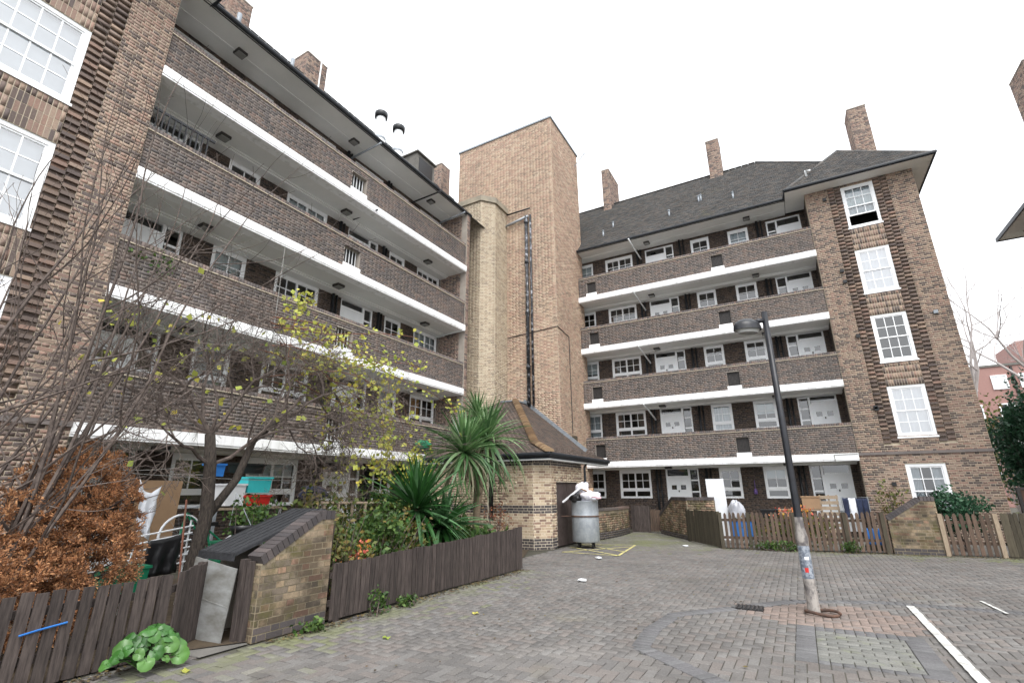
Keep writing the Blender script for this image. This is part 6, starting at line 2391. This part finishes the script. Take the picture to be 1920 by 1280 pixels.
# ================================================================== BACKGROUND AT RIGHT
eb = thing('apartment_block', 'corner of another brick block with wide eaves at the far right edge', 'apartment block', (12, 25, 0))
mb = MB()
mb.box(10.85, 20, 12, 29.4, 0, 13.06)
wb_ = mb.build('wall', 'mo_tan', eb)
place_bricks(lay(frame((10.85, 0, 0), (0, -1, 0), (-1, 0, 0)), -29.4, -24.0, 9, 13.06) + lay(frame((0, 29.4, 0), (1, 0, 0), (0, 1, 0)), 10.85, 12, 9, 13.06), ['br_wing'], wb_)
mb = MB()
mb.box(10.15, 20, 11.5, 30.08, 13.06, 13.12)
mb.build('eaves_soffit', 'soffit', eb)
mb = MB()
mb.box(10.08, 10.149, 11.5, 30.15, 13.02, 13.2)
mb.box(10.15, 20, 30.081, 30.15, 13.02, 13.2)
mb.build('gutter', 'gutter', eb)
mb = MB()
mb.add([(10.1, 11.5, 13.2), (10.1, 30.1, 13.2), (14.8, 25.4, 18.3), (14.8, 11.5, 18.3)], [(0, 1, 2, 3)])
mb.add([(10.1, 30.1, 13.2), (20, 30.1, 13.2), (14.8, 25.4, 18.3)], [(0, 1, 2)])
er = mb.build('roof', 'tile', eb)
chimney(er, 11.4, 12.6, 26.0, 27.6, 14.0, 19.7, 0)

fb = thing('far_block', 'distant red brick block with rows of white windows beyond the trees', 'apartment block', (22, 62, 0))
mb = MB()
mb.box(14.2, 40, 60.0, 75, 0, 12.3, 0)
mb.box(14.0, 40, 59.9, 75.2, 12.3, 12.5, 1)
mb.box(19.3, 26, 60.5, 66, 12.5, 14.6, 0)
mb.build('wall', ['far_brick', 'conc'], fb)
for i, z in enumerate((10.2, 7.6, 5.0, 2.4)):
    for x in (15.1, 17.3, 19.2, 21.2, 23.4, 25.4):
        mb = MB()
        for a, b, p, q in ((x - 0.55, x - 0.45, z, z + 1.3), (x + 0.45, x + 0.55, z, z + 1.3), (x - 0.45, x + 0.45, z + 1.2, z + 1.3), (x - 0.45, x + 0.45, z, z + 0.1), (x - 0.05, x + 0.05, z + 0.1, z + 1.2)):
            mb.box(a, b, 59.9, 59.99, p, q)
        w = mb.build('window', 'frame', fb)
        mb = MB()
        mb.add([(x - 0.45, 59.96, z + 0.1), (x + 0.45, 59.96, z + 0.1), (x + 0.45, 59.96, z + 1.2), (x - 0.45, 59.96, z + 1.2)], [(0, 1, 2, 3)])
        mb.build('pane', 'p_black' if (x + i) % 2 < 1 else 'blind', w)
mb = MB()
mb.tube([(18.3, 59.93, 0), (18.3, 59.93, 12.2)], 0.1, 6)
mb.build('downpipe', 'grille', fb)


def big_tree(label, base, H, r, mk_t, leaves=None, mk_l=None, seed=1, depth=4, spread=0.9, upw=0.1, name='bare_tree'):
    random.seed(seed)
    t = thing(name, label, 'tree', base, 'trees beyond the right block')
    mb = MB()
    b = Vector(base)
    mb.tube([b, b + Vector((0.05, 0.05, H * 0.25)), b + Vector((-0.05, 0, H * 0.4))], [r, r * 0.85, r * 0.7], 8)
    mb.build('trunk', mk_t, t, True)
    mb = MB()
    tips = []
    for k in range(6):
        a = k * 1.05 + random.random()
        grow(mb, b + Vector((0, 0, H * random.uniform(0.25, 0.4))), Vector((math.cos(a) * spread, math.sin(a) * spread, 1)), H * 0.36, r * 0.5, depth, 0.2, (2, 3), 0.62, upw, tips, 5, 5)
    mb.build('crown', mk_t, t)
    if leaves:
        leaf_cloud('foliage', [p for p, _ in tips], leaves, mk_l, t, 0.35, 5)
    return t


big_tree('tall bare tree behind the corner of the right block', (9.2, 38, 0), 15.5, 0.22, 'bark_far', seed=81, depth=4, spread=0.6)
big_tree('bare tree with arching twigs at the far right edge', (15.0, 42, 0), 17, 0.25, 'bark_far', seed=82, depth=4, spread=1.1)
shrub('dense dark evergreen tree beyond the corner of the right block', (9.2, 29.8, 3.2), (1.75, 2.0, 2.5), 'lf_dark', 3400, 0.10, 26, 83, 'evergreen_tree', 'tree', 'trees beyond the right block', 'bark', 3)
shrub('pale leafy tree between the evergreen and the right block', (9.9, 36.5, 3.6), (1.2, 1.5, 2.7), 'lf_mix', 650, 0.11, 40, 84, 'young_tree', 'tree', 'trees beyond the right block', 'bark_far', 2)
gp = thing('metal_bin_gate', 'dark framed metal gate panel at the right edge beyond the fence', 'gate', (6.6, 22, 0))
mb = MB()
mb.box(5.75, 5.83, 21.2, 21.28, 0, 1.62)
mb.box(6.75, 6.83, 21.2, 21.28, 0, 1.62)
mb.box(5.83, 6.75, 21.2, 21.28, 1.54, 1.62)
mb.build('frame', 'grille', gp)
mb = MB()
mb.box(5.83, 6.75, 21.22, 21.26, 0.75, 1.54)
mb.build('panel', 'rust', gp)
mb = MB()
mb.box(5.9, 6.7, 21.10, 21.18, 0.62, 0.95)
mb.build('notice', 'p_white', gp)

print('objects', len(bpy.data.objects), 'tris~', sum(len(o.data.polygons) for o in bpy.data.objects if o.type == 'MESH'))
